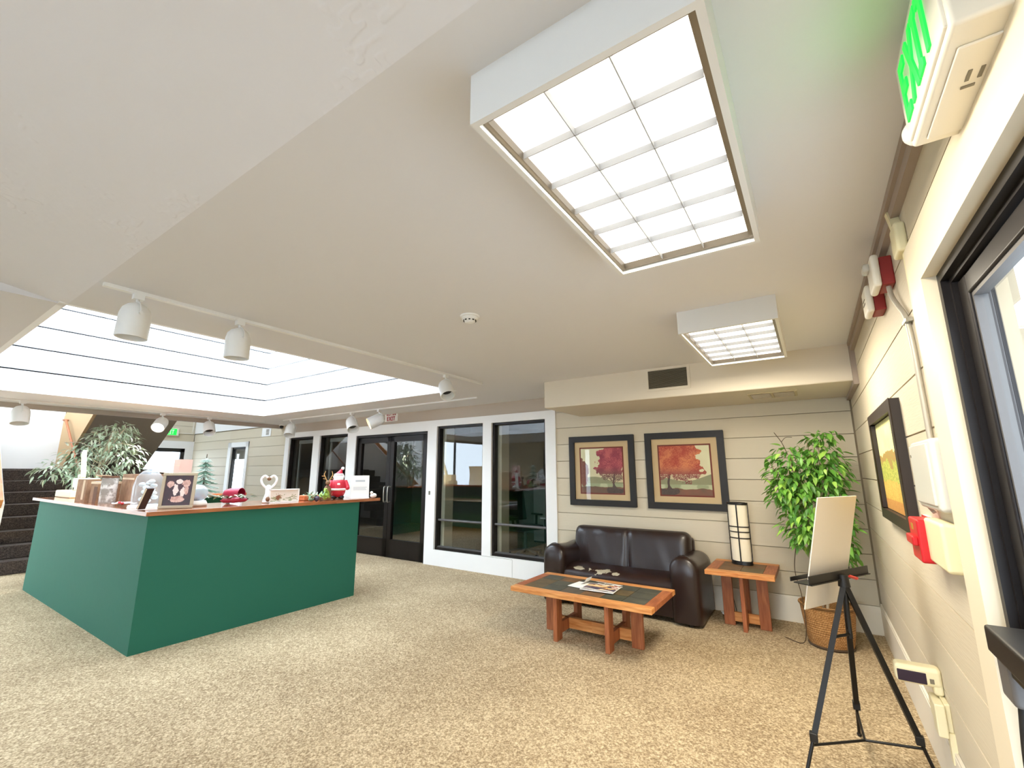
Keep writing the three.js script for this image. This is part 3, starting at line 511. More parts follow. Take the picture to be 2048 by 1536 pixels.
{
  const t = thing('fire_pull_station', 'red fire alarm pull station on a cream back box', 'pull station', [0.015, 1.118, 2.88]);
  mesh('back_box', rb(-0.05, 0, 0, 0.16, 0.22, 0.5, 0.012), M.raceway, t);
  const b = mesh('station', rb(-0.075, 0, -0.01, 0.15, 0.06, 0.24, 0.008), M.red, t);
  mesh('pull_lever', rb(-0.092, -0.072, 0.05, 0.085, 0.08, 0.22, 0.006), M.red, b);
  mesh('badge', bx(-0.0765, -0.074, 0.105, 0.13, 0.12, 0.16), M.badge, b);
  const pl = mesh('instruction_plate', bx(-0.012, 0, 0, 0.15, -0.06, 0.06), M.paper, t);
  mesh('printed_bands', [bx(-0.0135, -0.012, 0.0, 0.012, -0.06, 0.06), bx(-0.0135, -0.012, 0.14, 0.15, -0.06, 0.06), bx(-0.0135, -0.012, 0.03, 0.05, -0.03, 0.03), bx(-0.0135, -0.012, 0.09, 0.11, -0.03, 0.03)], M.red, pl);
}
{
  const t = thing('plug_in_air_freshener', 'cream plug-in device with dark purple panel sticking out over the baseboard', 'air freshener', [0.015, 0.52, 2.5]);
  mesh('body', [rb(-0.165, 0.0, -0.037, 0.042, -0.04, 0.04, 0.018, 3), rb(-0.035, 0, -0.07, 0.04, -0.035, 0.035, 0.012)], M.plasticYellow, t);
  mesh('dark_panel', rb(-0.158, -0.055, -0.028, 0.02, 0.036, 0.0425, 0.004), M.purple, t);
  mesh('switch', bx(-0.045, -0.03, -0.02, 0.0, 0.0395, 0.042), M.grilleSlat, t);
  const o = thing('wall_outlet', 'cream outlet plate with plugged adapters below the purple panelled device', 'outlet', [0.015, 0.36, 2.55]);
  mesh('cover_plate', rb(-0.02, 0, -0.02, 0.09, -0.1, 0.06, 0.004), M.plasticYellow, o);
  mesh('adapter', rb(-0.05, -0.02, -0.01, 0.08, -0.09, -0.01, 0.006), M.plasticYellow, o);
  mesh('adapter', rb(-0.055, -0.02, -0.04, 0.09, 0.0, 0.08, 0.006), M.plasticYellow, o);
  mesh('raceway_drop', bx(-0.02, 0, -0.14, -0.02, 0.03, 0.07), M.plasticYellow, o);
}

// ---------------------------------------------------------------- framed pictures
const blob = (u, v, cx, cy, rx, ry, s, k = 0.35) => { const n = (fbm(u * 0.999, v * 0.999, 9, s, 4) - 0.5) * k; return Math.hypot((u - cx) / rx, (v - cy) / ry) + n * 2; };
function treePrint(kind) {
  return dtex(512, 512, (u, v) => {      // v up
    const g = fbm(u, v, 6, 200 + kind, 4), f = vnoise(u * 128, v * 128, 128, 210 + kind), sky = mix(hex('#d9bf98'), hex('#efe2bd'), clamp(v * 0.4 + (kind ? u : 1 - u) * 0.6 + (g - 0.5) * 0.3));
    let c = sky;
    if (v < 0.3 + 0.06 * Math.sin(u * 5 + kind * 2) + (kind ? u * 0.08 : 0)) c = mix(hex('#8d8a6d'), hex('#a59a78'), g);
    if (v < 0.21) c = mix(hex('#c8c4a0'), hex('#a7a583'), sstep(0.4, 0.6, g));
    if (v < 0.13 + (g - 0.5) * 0.06) c = mix(hex('#9a5a4a'), hex('#6b5a4e'), g);
    const tx = kind ? 0.17 : 0.79;
    if (!kind) { const lb = blob(u, v, 0.06, 0.45, 0.11, 0.3, 231, 0.5); if (lb < 1) c = mix(hex('#7d4a44'), hex('#a06a58'), f); }
    const tr = Math.abs(u - tx - 0.012 * Math.sin(v * 20)) < 0.022 + 0.05 * sstep(0.2, 0.06, v) && v < 0.5 && v > 0.07; 
    const root = blob(u, v, tx, 0.06, 0.2, 0.07, 240, 0.4) < 1;
    const cr = kind ? Math.min(blob(u, v, 0.2, 0.72, 0.6, 0.42, 221, 0.5), blob(u, v, 0.55, 0.5, 0.25, 0.2, 223, 0.9)) : Math.min(blob(u, v, 0.76, 0.72, 0.34, 0.42, 222, 0.5), blob(u, v, 0.7, 0.45, 0.3, 0.16, 224, 0.9));
    if (tr || root) c = mix(hex('#4a3a3c'), hex('#6a5650'), f);
    if (cr < 1 && !(v < 0.42 && f > 0.62)) { const lo = sstep(0.62, 0.3, v); c = kind ? mix(mix(hex('#b8473a'), hex('#e58a5e'), clamp((f - 0.5) * 1.3 + (g - 0.5) * 2.2 + 0.5)), hex('#8a4344'), lo) : mix(mix(hex('#96344a'), hex('#cf6468'), clamp((f - 0.5) * 1.3 + (g - 0.5) * 2.2 + 0.5)), hex('#6e4844'), lo); }
    return c;
  }, true, 1);
}
function framedPrint(x0, x1, y0, y1, tex, label) {
  const t = thing('framed_print', label, 'picture', [(x0 + x1) / 2, (y0 + y1) / 2, 0.002], 0, 'autumn tree prints above the sofa');
  const w = (x1 - x0) / 2, h = (y1 - y0) / 2, b = 0.075;
  const side = (len, horiz, s) => { const g = extr([[0, 0], [b, 0], [b, 0.018], [b * 0.55, 0.034], [0, 0.03]], 2 * len); return g; };
  const fr = [];
  for (let k = 0; k < 4; k++) { // mitred mouldings
    const L = k % 2 ? h : w, D = k % 2 ? w : h;
    const sh = new THREE.Shape([new THREE.Vector2(-L, D), new THREE.Vector2(L, D), new THREE.Vector2(L - b, D - b), new THREE.Vector2(-L + b, D - b)]);
    const g = new THREE.ExtrudeGeometry(sh, { depth: 0.03, bevelEnabled: true, bevelSize: -0.004, bevelThickness: 0.005, bevelSegments: 1 }); g.rotateZ(k * Math.PI / 2); fr.push(g);
  }
  mesh('frame', fr, M.frame, t);
  mesh('mat_board', bx(-w + b, w - b, -h + b, h - b, 0, 0.012), M.matTan, t);
  const m = 0.145; mesh('mat_liner', bx(-w + m, w - m, -h + m, h - m, 0.012, 0.0145), M.matRed, t);
  const iw = w - m - 0.017, ih = h - m - 0.017, g = new THREE.PlaneGeometry(2 * iw, 2 * ih); g.userData.keepUV = true; g.translate(0, 0, 0.0155);
  mesh('print', g, std('#ffffff', 0.8, { map: tex }), t);
  const p = new THREE.PlaneGeometry(2 * (w - b), 2 * (h - b)); p.translate(0, 0, 0.024); mesh('glazing', p, M.clear, t);
}
framedPrint(-3.08, -2.19, 1.02, 1.907, treePrint(0), 'black framed print of a crimson tree at the right of its scene, by the storefront');
framedPrint(-2.052, -1.165, 1.02, 1.907, treePrint(1), 'black framed print of an orange tree at the left of its scene, above the lamp');
{
  const y0 = 1.165, y1 = 1.805, z0 = 1.66, z1 = 2.67;
  const t = thing('framed_landscape', 'dark framed yellow green meadow painting on the cream siding beside the ficus', 'picture', [0.013, (y0 + y1) / 2, (z0 + z1) / 2], -Math.PI / 2);
  const w = (z1 - z0) / 2, h = (y1 - y0) / 2, b = 0.06, fr = [];
  for (let k = 0; k < 4; k++) { const L = k % 2 ? h : w, D = k % 2 ? w : h; const sh = new THREE.Shape([new THREE.Vector2(-L, D), new THREE.Vector2(L, D), new THREE.Vector2(L - b, D - b), new THREE.Vector2(-L + b, D - b)]); const g = new THREE.ExtrudeGeometry(sh, { depth: 0.035, bevelEnabled: true, bevelSize: -0.004, bevelThickness: 0.005, bevelSegments: 1 }); g.rotateZ(k * Math.PI / 2); fr.push(g); }
  mesh('frame', fr, M.frameBrown, t);
  const tex = dtex(512, 320, (u, v) => { const g = fbm(u, v, 8, 301, 4), f = vnoise(u * 90, v * 90, 90, 303); let c = mix(hex('#cfd08a'), hex('#e6e2a8'), g); if (v < 0.62 + (g - 0.5) * 0.25) c = mix(hex('#a8773f'), hex('#8c8a4a'), f); if (v < 0.5 + (g - 0.5) * 0.3) c = mix(hex('#7d8c3c'), hex('#c9c45e'), f); if (v < 0.33 + (g - 0.5) * 0.12) c = mix(hex('#b08c3a'), hex('#d9bc62'), clamp(f * 0.7 + g * 0.4)); if (v < 0.12) c = mix(c, hex('#b0683a'), 0.5); return c; }, true, 1);
  const g = new THREE.PlaneGeometry(2 * (w - b), 2 * (h - b)); g.userData.keepUV = true; g.translate(0, 0, 0.012); mesh('canvas', g, std('#ffffff', 0.7, { map: tex }), t);
  mesh('backing', bx(-w + 0.02, w - 0.02, -h + 0.02, h - 0.02, 0, 0.008), M.frameBrown, t);
}
// ---------------------------------------------------------------- sofa
{
  const t = thing('leather_loveseat', 'dark brown leather loveseat with peeling seat against the siding wall', 'sofa', [-2.24, 0, 0.06]);
  // local: x across (half width 0.84), z depth 0..0.7
  function armGeo(s) {                   // lofted arm: rounded top, swells at the front, flares at the foot
    const secs = [[0.02, 0.60, 0.0], [0.1, 0.61, 0.0], [0.3, 0.60, 0.0], [0.5, 0.615, 0.004], [0.62, 0.635, 0.01], [0.68, 0.63, 0.004], [0.71, 0.6, -0.012], [0.722, 0.53, -0.04]];
    const N = 20, P = [];
    for (const [z, top, ext] of secs) {
      const r = 0.128 + ext, cy = top - r * 0.95, row = [];
      for (let i = 0; i <= N; i++) { const a = Math.PI * i / N; row.push([s * (0.712 - 0) + Math.cos(a) * r, cy + Math.sin(a) * r * 0.95, z]); }
      // foot: outer side flares
      row.unshift([s * 0.712 + r * (s > 0 ? 1.08 : 0.92), 0.03, z - (z > 0.7 ? 0.012 : 0)]); row.push([s * 0.712 - r * (s > 0 ? 0.92 : 1.08), 0.03, z - (z > 0.7 ? 0.012 : 0)]);
      P.push(row);
    }
    const idx = [], pos = []; const C = P[0].length;
    P.forEach(r => r.forEach(p => pos.push(...p)));
    for (let j = 0; j < P.length - 1; j++) for (let i = 0; i < C - 1; i++) { const a = j * C + i, b = a + 1, c = a + C, d = c + 1; idx.push(a, b, c, b, d, c); }
    const cap = (j, flip) => { const b = pos.length / 3; let m = [0, 0, 0]; P[j].forEach(p => { m[0] += p[0] / C; m[1] += p[1] / C; m[2] += p[2] / C; }); if (j) m[2] += 0.012; pos.push(...m); for (let i = 0; i < C; i++) { const a = j * C + i, n = j * C + (i + 1) % C; flip ? idx.push(b, a, n) : idx.push(b, n, a); } };
    cap(0, false); cap(P.length - 1, true);
    const g = new THREE.BufferGeometry(); g.setAttribute('position', new THREE.Float32BufferAttribute(pos, 3)); g.setIndex(idx); g.computeVertexNormals(); return g;
  }
  for (const s of [-1, 1]) { const a = mesh('arm', armGeo(s), M.leatherArm, t); mesh('seam_piping', tube([V(s * 0.712 - 0.125, 0.06, 0.655), V(s * 0.712 - 0.13, 0.4, 0.66), V(s * 0.712 - 0.1, 0.58, 0.655), V(s * 0.712, 0.641, 0.65), V(s * 0.712 + 0.1, 0.58, 0.655), V(s * 0.712 + 0.13, 0.4, 0.66), V(s * 0.712 + 0.135, 0.06, 0.655)], 0.004, 6, 50), M.leather, a); }
  // back: one padded panel with a pulled-in seam in the middle
  { const g = new RoundedBoxGeometry(1.37, 0.54, 0.2, 6, 0.085), sub = new THREE.BoxGeometry(1.37, 0.54, 0.2, 48, 14, 4); const p = sub.attributes.position, b = V(1.37 / 2, 0.27, 0.1), r = 0.085;
    for (let i = 0; i < p.count; i++) { const q = V(p.getX(i), p.getY(i), p.getZ(i)), c = V(clamp(q.x, -b.x + r, b.x - r), clamp(q.y, -b.y + r, b.y - r), clamp(q.z, -b.z + r, b.z - r)), d = q.clone().sub(c); if (d.lengthSq() > 0) q.copy(c).addScaledVector(d.normalize(), r); if (q.z > 0) q.z += 0.022 * Math.cos(Math.abs(q.x) * 2.2 - 0.75) * Math.cos(q.y * 4) - 0.026 * Math.exp(-(q.x * q.x) / 0.0006) + 0.004 * Math.sin(q.x * 23 + q.y * 9); p.setXYZ(i, q.x, q.y, q.z); }
    sub.computeVertexNormals(); at(sub, 0, 0.53, 0.14, -0.16); mesh('backrest', sub, M.leather, t); }
  mesh('back_shell', rb(-0.7, 0.7, 0.06, 0.74, 0.0, 0.12, 0.05, 3), M.leather, t);
  // seat: profile swept along x with its own wear map
  const prof = [[0.2, 0.05], [0.2, 0.39], [0.3, 0.41], [0.45, 0.415], [0.58, 0.41], [0.64, 0.395], [0.675, 0.365], [0.685, 0.325], [0.68, 0.27], [0.67, 0.12], [0.66, 0.05]];
  const nx = 40, pos = [], uv = [], idx = []; let arc = 0; const av = prof.map((p, i) => (i ? arc += Math.hypot(p[0] - prof[i - 1][0], p[1] - prof[i - 1][1]) : 0));
  for (let i = 0; i <= nx; i++) { const x = -0.6 + 1.2 * i / nx; prof.forEach((p, j) => { const sag = -0.012 * Math.cos(x / 0.6 * 1.4) * (p[1] > 0.35 ? 1 : 0); pos.push(x, p[1] + sag, p[0]); uv.push(i / nx, av[j] / arc); }); }
  const K = prof.length; for (let i = 0; i < nx; i++) for (let j = 0; j < K - 1; j++) { const a = i * K + j; idx.push(a, a + 1, a + K, a + 1, a + K + 1, a + K); }
  const g = new THREE.BufferGeometry(); g.setAttribute('position', new THREE.Float32BufferAttribute(pos, 3)); g.setAttribute('uv', new THREE.Float32BufferAttribute(uv, 2)); g.setIndex(idx); g.computeVertexNormals(); g.userData.keepUV = true;
  const gg = g.toNonIndexed(); gg.userData.keepUV = true;
  const lv = av[5] / arc; // where the front roll begins
  const wear = dtex(512, 256, (u, v) => {
    const n = (fbm(u, v, 22, 401, 4) - 0.5); let c = mix(hex('#21100e'), hex('#2e1814'), fbm(u, v, 12, 403, 3));
    const p1 = Math.hypot((u - 0.37) / 0.115, (v - lv + 0.015) / 0.045) + n * 2.3 < 1, p2 = Math.hypot((u - 0.13) / 0.05, (v - lv + 0.02) / 0.03) + n * 2.4 < 1, p3 = Math.hypot((u - 0.5) / 0.035, (v - lv) / 0.02) + n * 2 < 1;
    if (p1 || p2 || p3) c = mix(hex('#a59c86'), hex('#c9c2ab'), fbm(u, v, 40, 405, 2));
    return c;
  }, true, 1);
  mesh('seat', gg, phy('#ffffff', 0.4, { map: wear, clearcoat: 0.2, clearcoatRoughness: 0.3 }), t);
  for (const [x, z] of [[-0.75, 0.05], [0.75, 0.05], [-0.75, 0.66], [0.75, 0.66]]) mesh('foot', cyl(0.025, 0.03, 0.04, x, 0, z), M.black, t);
}

// ---------------------------------------------------------------- tables
const slates = [slate('#3d3f38', '#5a594a', 501), slate('#4a402a', '#75603c', 502), slate('#553f28', '#85603a', 503), slate('#30332a', '#4f4d38', 504), slate('#46403a', '#665a48', 505)].map(m => std('#ffffff', 0.55, { map: m }));
function tableTop(t, w, d, y0, y1, b, nx, nz) {
  for (const s of [-1, 1]) {
    mesh('frame_board', rb(-w, w, y0, y1, s > 0 ? d - b : -d, s > 0 ? d : -d + b, 0.004, 1), M.oak, t);
    mesh('frame_board', rb(s > 0 ? w - b : -w, s > 0 ? w : -w + b, y0, y1, -d + b, d - b, 0.004, 1), M.oakV, t);
  }
  mesh('substrate', bx(-w + b, w - b, y0 + 0.004, y1 - 0.008, -d + b, d - b), M.grilleDark, t);
  const W = 2 * (w - b), D = 2 * (d - b);
  for (let i = 0; i < nx; i++) for (let j = 0; j < nz; j++) { const x = -w + b + W * i / nx, z = -d + b + D * j / nz, k = (hash(i, j, nx * 7) * 5) | 0; mesh('slate_tile', bx(x + 0.002, x + W / nx - 0.002, y1 - 0.008, y1 - 0.001 - hash(j, i, 3) * 0.001, z + 0.002, z + D / nz - 0.002), slates[k], t); }
}
{
  const t = thing('coffee_table', 'low oak coffee table with slate tile top in front of the loveseat', 'table', [-2.155, 0, 1.512]);
  tableTop(t, 0.648, 0.348, 0.378, 0.42, 0.085, 6, 3);
  // long frame along x with two broad end legs
  for (const s of [-1, 1]) mesh('leg', rb(s > 0 ? 0.36 : -0.46, s > 0 ? 0.46 : -0.36, 0, 0.378, -0.02, 0.02, 0.004, 1), M.oakV, t);
  mesh('stretcher', bx(-0.36, 0.36, 0.05, 0.14, -0.018, 0.018), M.oak, t);
  for (const x of [-0.24, 0.24]) {
    for (const s of [-1, 1]) mesh('leg', rb(x - 0.02, x + 0.02, 0, 0.378, s > 0 ? 0.155 : -0.255, s > 0 ? 0.255 : -0.155, 0.004, 1), M.oakV, t);
    mesh('stretcher', bx(x - 0.018, x + 0.018, 0.05, 0.14, -0.155, 0.155), M.oakV, t);
  }
}
{
  const t = thing('end_table', 'square oak end table with slate inset holding the cream lamp', 'table', [-1.045, 0, 0.41]);
  tableTop(t, 0.29, 0.33, 0.495, 0.535, 0.1, 2, 2);
  for (const s of [-1, 1]) mesh('leg', rb(s > 0 ? 0.105 : -0.2, s > 0 ? 0.2 : -0.105, 0, 0.495, 0.0, 0.036, 0.004, 1), M.oakV, t);
  mesh('stretcher', bx(-0.105, 0.105, 0.04, 0.12, 0.002, 0.034), M.oak, t);
  for (const s of [-1, 1]) mesh('leg', rb(-0.018, 0.018, 0, 0.495, s > 0 ? 0.1 : -0.2, s > 0 ? 0.2 : -0.1, 0.004, 1), M.oakV, t);
  mesh('stretcher', [bx(-0.016, 0.016, 0.04, 0.12, -0.1, 0.002), bx(-0.016, 0.016, 0.04, 0.12, 0.034, 0.1)], M.oakV, t);
}
{
  const t = thing('table_lamp', 'cream cylinder lamp with black metal bands on the end table', 'lamp', [-1.065, 0.535, 0.25], -0.35);
  const ell = (g) => { g.scale(1, 1, 0.72); return g; };
  mesh('base', ell(cyl(0.105, 0.1, 0.035)), M.blackMetal, t);
  mesh('shade', ell(lathe([[0.092, 0.035], [0.094, 0.2], [0.094, 0.4], [0.092, 0.585], [0.086, 0.585], [0.086, 0.036]], 36)), M.shade, t);
  for (const y of [0.255, 0.315, 0.365]) { const g = new THREE.TorusGeometry(0.1, 0.0055, 6, 36); g.rotateX(Math.PI / 2); g.translate(0, y, 0); mesh('band', ell(g), M.blackMetal, t); }
  mesh('top_ring', ell(lathe([[0.1, 0.58], [0.104, 0.583], [0.104, 0.6], [0.088, 0.602], [0.086, 0.58]], 36)), M.blackMetal, t);
  for (let k = 0; k < 4; k++) { const a = k * Math.PI / 2 + 0.25; mesh('upright', bx(-0.006, 0.006, 0.03, 0.585, -0.003, 0.003).rotateY(a).translate(Math.sin(a) * 0.1, 0, Math.cos(a) * 0.1 * 0.72), M.blackMetal, t); }
  tag(mesh('lamp_cord', tube([V(-1.2, 0.52, 0.06), V(-1.27, 0.48, 0.05), V(-1.24, 0.3, 0.045), V(-1.2, 0.1, 0.05), V(-1.18, 0.015, 0.09)], 0.003, 6, 30), M.black), 'thin black lamp cord hanging down behind the end table', 'cord');
  tag(mesh('white_cable', tube([V(-1.33, 0.012, 0.1), V(-1.26, 0.02, 0.16), V(-1.3, 0.03, 0.22), V(-1.22, 0.012, 0.2), V(-1.17, 0.012, 0.12), V(-1.25, 0.05, 0.1)], 0.006, 6, 40), M.paper), 'small tangle of white cable on the carpet beside the loveseat', 'cable');
}
{ // magazines on the coffee table
  const cover = dtex(256, 192, (u, v) => { const g = fbm(u, v, 5, 601, 4), f = fbm(u, v, 12, 603, 3); let c = mix(hex('#8a5b3a'), hex('#c98f55'), f); if (g > 0.55) c = hex('#4c4660'); if (g < 0.42) c = mix(hex('#efd9b0'), hex('#f3c98c'), f); if (v < 0.12 || u < 0.05 || v > 0.93) c = hex('#f2efea'); if (u > 0.82 && v > 0.5) c = mix(hex('#f2efea'), hex('#a04a34'), sstep(0.4, 0.6, f)); return c; }, true, 1);
  const T = 0.4205;
  const t = thing('magazine', 'open glossy magazine with brown food photo on the coffee table', 'magazine', [-2.06, T + 0.006, 1.53], 0.06);
  const pl = new THREE.PlaneGeometry(0.3, 0.22, 12, 1); pl.rotateX(-Math.PI / 2); { const p = pl.attributes.position; for (let i = 0; i < p.count; i++) { const k = Math.abs(p.getX(i)) / 0.15; p.setY(i, 0.011 + 0.005 * Math.sin(k * 3)); } } pl.computeVertexNormals(); pl.userData.keepUV = true;
  mesh('pages', [rb(-0.152, 0.152, 0, 0.008, -0.112, 0.112, 0.002, 1)], M.paper, t); mesh('photo_page', pl, std('#ffffff', 0.35, { map: cover }), t);
  const u = thing('magazine', 'white magazine with curled up corner under the food magazine', 'magazine', [-2.22, T, 1.49], -0.12);
  mesh('pages', rb(-0.13, 0.13, 0, 0.005, -0.1, 0.1, 0.002, 1), M.paper, u);
  const fl = new THREE.PlaneGeometry(0.1, 0.1, 8, 1); fl.rotateX(-Math.PI / 2); { const p = fl.attributes.position; for (let i = 0; i < p.count; i++) { const k = (p.getX(i) + 0.05) / 0.1; p.setY(i, 0.006 + 0.06 * k * k); p.setX(i, p.getX(i) * (1 - 0.3 * k)); } } fl.computeVertexNormals(); fl.translate(-0.03, 0, -0.06); mesh('curled_page', fl, M.paperTwo, u);
  for (let i = 0; i < 3; i++) { const v = thing('folded_leaflet', ['small folded leaflet standing up behind the food magazine, beside the curled corner', 'small folded leaflet lying behind the middle of the food magazine', 'small folded leaflet lying behind the food magazine beside the bare slate'][i], 'leaflet', [-2.13 + i * 0.085, T + 0.001, 1.335 + i * 0.012], 0.1 - i * 0.1); const g = bx(-0.038, 0.038, 0, 0.0015, -0.02, 0.045); g.rotateX(-0.25 + i * 0.06); g.translate(0, 0.014, 0); mesh('front_flap', g, M.paper, v); mesh('back_flap', bx(-0.038, 0.038, 0, 0.001, -0.02, 0.05), M.paper, v); }
}

// ---------------------------------------------------------------- easel and board
{
  const t = thing('tripod_easel', 'black tripod display easel with ledge standing near the side door', 'easel', [-0.3, 0, 2.4]);
  const L = (x, y, z) => V(x + 0.3, y, z - 2.4);
  const hub = L(-0.298, 0.872, 2.4), feet = [L(-0.56, 0.01, 2.67), L(-0.315, 0.01, 2.06), L(-0.03, 0.01, 2.36)];
  const knee = feet.map(f => hub.clone().lerp(f, 0.8));
  feet.forEach((f, i) => { const l = mesh('leg', [bar(hub.clone().lerp(f, 0.02), knee[i], 0.024, 0.024)], M.blackMetal, t); mesh('lower_leg', rod(knee[i], f, 0.008), M.blackMetal, l); mesh('rubber_foot', ball(0.012, f.x, f.y, f.z), M.black, l); mesh('clamp', rb(knee[i].x - 0.017, knee[i].x + 0.017, knee[i].y - 0.02, knee[i].y + 0.02, knee[i].z - 0.017, knee[i].z + 0.017, 0.004), M.black, l); });
  const mid = L(-0.3, 0.12, 2.37);
  feet.forEach((f, i) => mesh('brace', rod(hub.clone().lerp(f, 0.84), mid, 0.006), M.blackMetal, t));
  const mh = L(-0.3, 0.62, 2.4); feet.forEach((f, i) => { if (i !== 2) mesh('upper_brace', rod(hub.clone().lerp(f, 0.3), mh, 0.007), M.blackMetal, t); });
  mesh('hub', [cyl(0.028, 0.022, 0.06, hub.x, hub.y - 0.02, hub.z), rod(hub, L(-0.3, 0.6, 2.4), 0.01)], M.black, t);
  mesh('lock_lever', bar(L(-0.27, 0.9, 2.36), L(-0.235, 0.885, 2.33), 0.008, 0.014), M.leverRed, t);
  const A = L(-0.476, 0.9, 2.64), B = L(-0.205, 0.9, 2.14), dir = B.clone().sub(A).normalize(), prp = V(0.879, 0, 0.4765);
  const tray = []; // L-shaped channel
  const up = V(0, 1, 0);
  const slab = (o, a, b, len) => { const g = new THREE.BoxGeometry(1, 1, 1); const m = new THREE.Matrix4().makeBasis(dir.clone().multiplyScalar(len), up.clone().multiplyScalar(a), prp.clone().multiplyScalar(b)); g.applyMatrix4(m); const c = A.clone().lerp(B, 0.5).add(o); g.translate(c.x, c.y, c.z); return g; };
  tray.push(slab(V(0, -0.012, 0), 0.005, 0.09, 0.57), slab(prp.clone().multiplyScalar(0.033).add(V(0, 0.008, 0)), 0.044, 0.005, 0.57), slab(prp.clone().multiplyScalar(-0.06).add(V(0, 0.0, 0)), 0.02, 0.005, 0.57));
  mesh('ledge', tray, M.blackMetal, t);
  const u = tag(mesh('foam_board', (() => { const th = 0.2322, uu = V(0, Math.cos(th), 0).addScaledVector(prp, Math.sin(th)), n = new THREE.Vector3().crossVectors(dir, uu); const g = new THREE.BoxGeometry(1, 1, 1); g.applyMatrix4(new THREE.Matrix4().makeBasis(dir.clone().multiplyScalar(0.3826), uu.clone().multiplyScalar(0.595), n.clone().multiplyScalar(0.006))); const c = V(-0.365833, 1.315397, 2.58038).addScaledVector(dir, 0.1913).addScaledVector(uu, -0.2975); g.translate(c.x, c.y, c.z); return g; })(), M.foam), 'blank white foam board leaning on the black easel', 'board');
}

// ---------------------------------------------------------------- plants
function leafGeo(L, W, bend) {
  const n = 5, pos = [], idx = [];
  for (let i = 0; i <= n; i++) { const k = i / n, w = W * Math.sin(Math.PI * Math.pow(k, 0.75)) * (1 - 0.25 * k) * 0.5, y = -bend * k * k * L; pos.push(0, y, k * L, -w, y + w * 0.35, k * L, w, y + w * 0.35, k * L); }
  for (let i = 0; i < n; i++) { const a = i * 3, b = a + 3; idx.push(a, a + 1, b, a + 1, b + 1, b, a, b, a + 2, a + 2, b, b + 2); }
  const g = new THREE.BufferGeometry(); g.setAttribute('position', new THREE.Float32BufferAttribute(pos, 3)); g.setIndex(idx); g.computeVertexNormals(); return merged(g);
}
function plant(t, lobes, count, parts, leafs, mats, restMats, down) {
  const rest = restMats.map(() => []), q = new THREE.Quaternion(), m = new THREE.Matrix4();
  const list = [];
  for (let i = 0; i < count; i++) {
    let k = rnd() * lobes.reduce((s, l) => s + l[6], 0), lobe = lobes[0]; for (const l of lobes) { k -= l[6]; if (k <= 0) { lobe = l; break; } }
    const a = rr(0, Math.PI * 2), c = rr(-1, 1), s = Math.sqrt(1 - c * c), r = Math.pow(rnd(), 0.45), d = V(s * Math.cos(a), c, s * Math.sin(a));
    const p = V(lobe[0] + d.x * lobe[3] * r, lobe[1] + d.y * lobe[4] * r, lobe[2] + d.z * lobe[5] * r);
    const dir = V(d.x * 0.8 + rr(-0.5, 0.5), d.y * 0.3 - down + rr(-0.5, 0.4), d.z * 0.8 + rr(-0.5, 0.5)).normalize();
    const up = V(rr(-0.4, 0.4), 1, rr(-0.4, 0.4)); const x = new THREE.Vector3().crossVectors(up, dir).normalize(); const y = new THREE.Vector3().crossVectors(dir, x);
    m.makeBasis(x, y, dir); q.setFromRotationMatrix(m);
    list.push({ p, q: q.clone(), s: rr(0.75, 1.2), v: (rnd() * leafs.length) | 0, w: (rnd() * mats.length) | 0, near: p.z + rr(-0.1, 0.1) });
  }
  list.sort((a, b) => b.near - a.near);
  list.forEach((l, i) => {
    if (i < parts) { const o = new THREE.Mesh(leafs[l.v], mats[l.w]); o.name = 'leaf'; o.position.copy(l.p); o.quaternion.copy(l.q); o.scale.setScalar(l.s); o.castShadow = o.receiveShadow = true; t.add(o); }
    else { const g = leafs[l.v].clone(); g.applyMatrix4(new THREE.Matrix4().compose(l.p, l.q, V(l.s, l.s, l.s))); rest[l.w % rest.length].push(g); }
  });
  rest.forEach((r, i) => { if (r.length) { const o = new THREE.Mesh(mergeGeometries(r), restMats[i]); o.name = 'foliage'; o.userData.kind = 'stuff'; o.castShadow = o.receiveShadow = true; t.add(o); } });
}
const leafMat = (c) => phy(c, 0.45, { side: THREE.DoubleSide, transmission: 0.2, thickness: 0 });
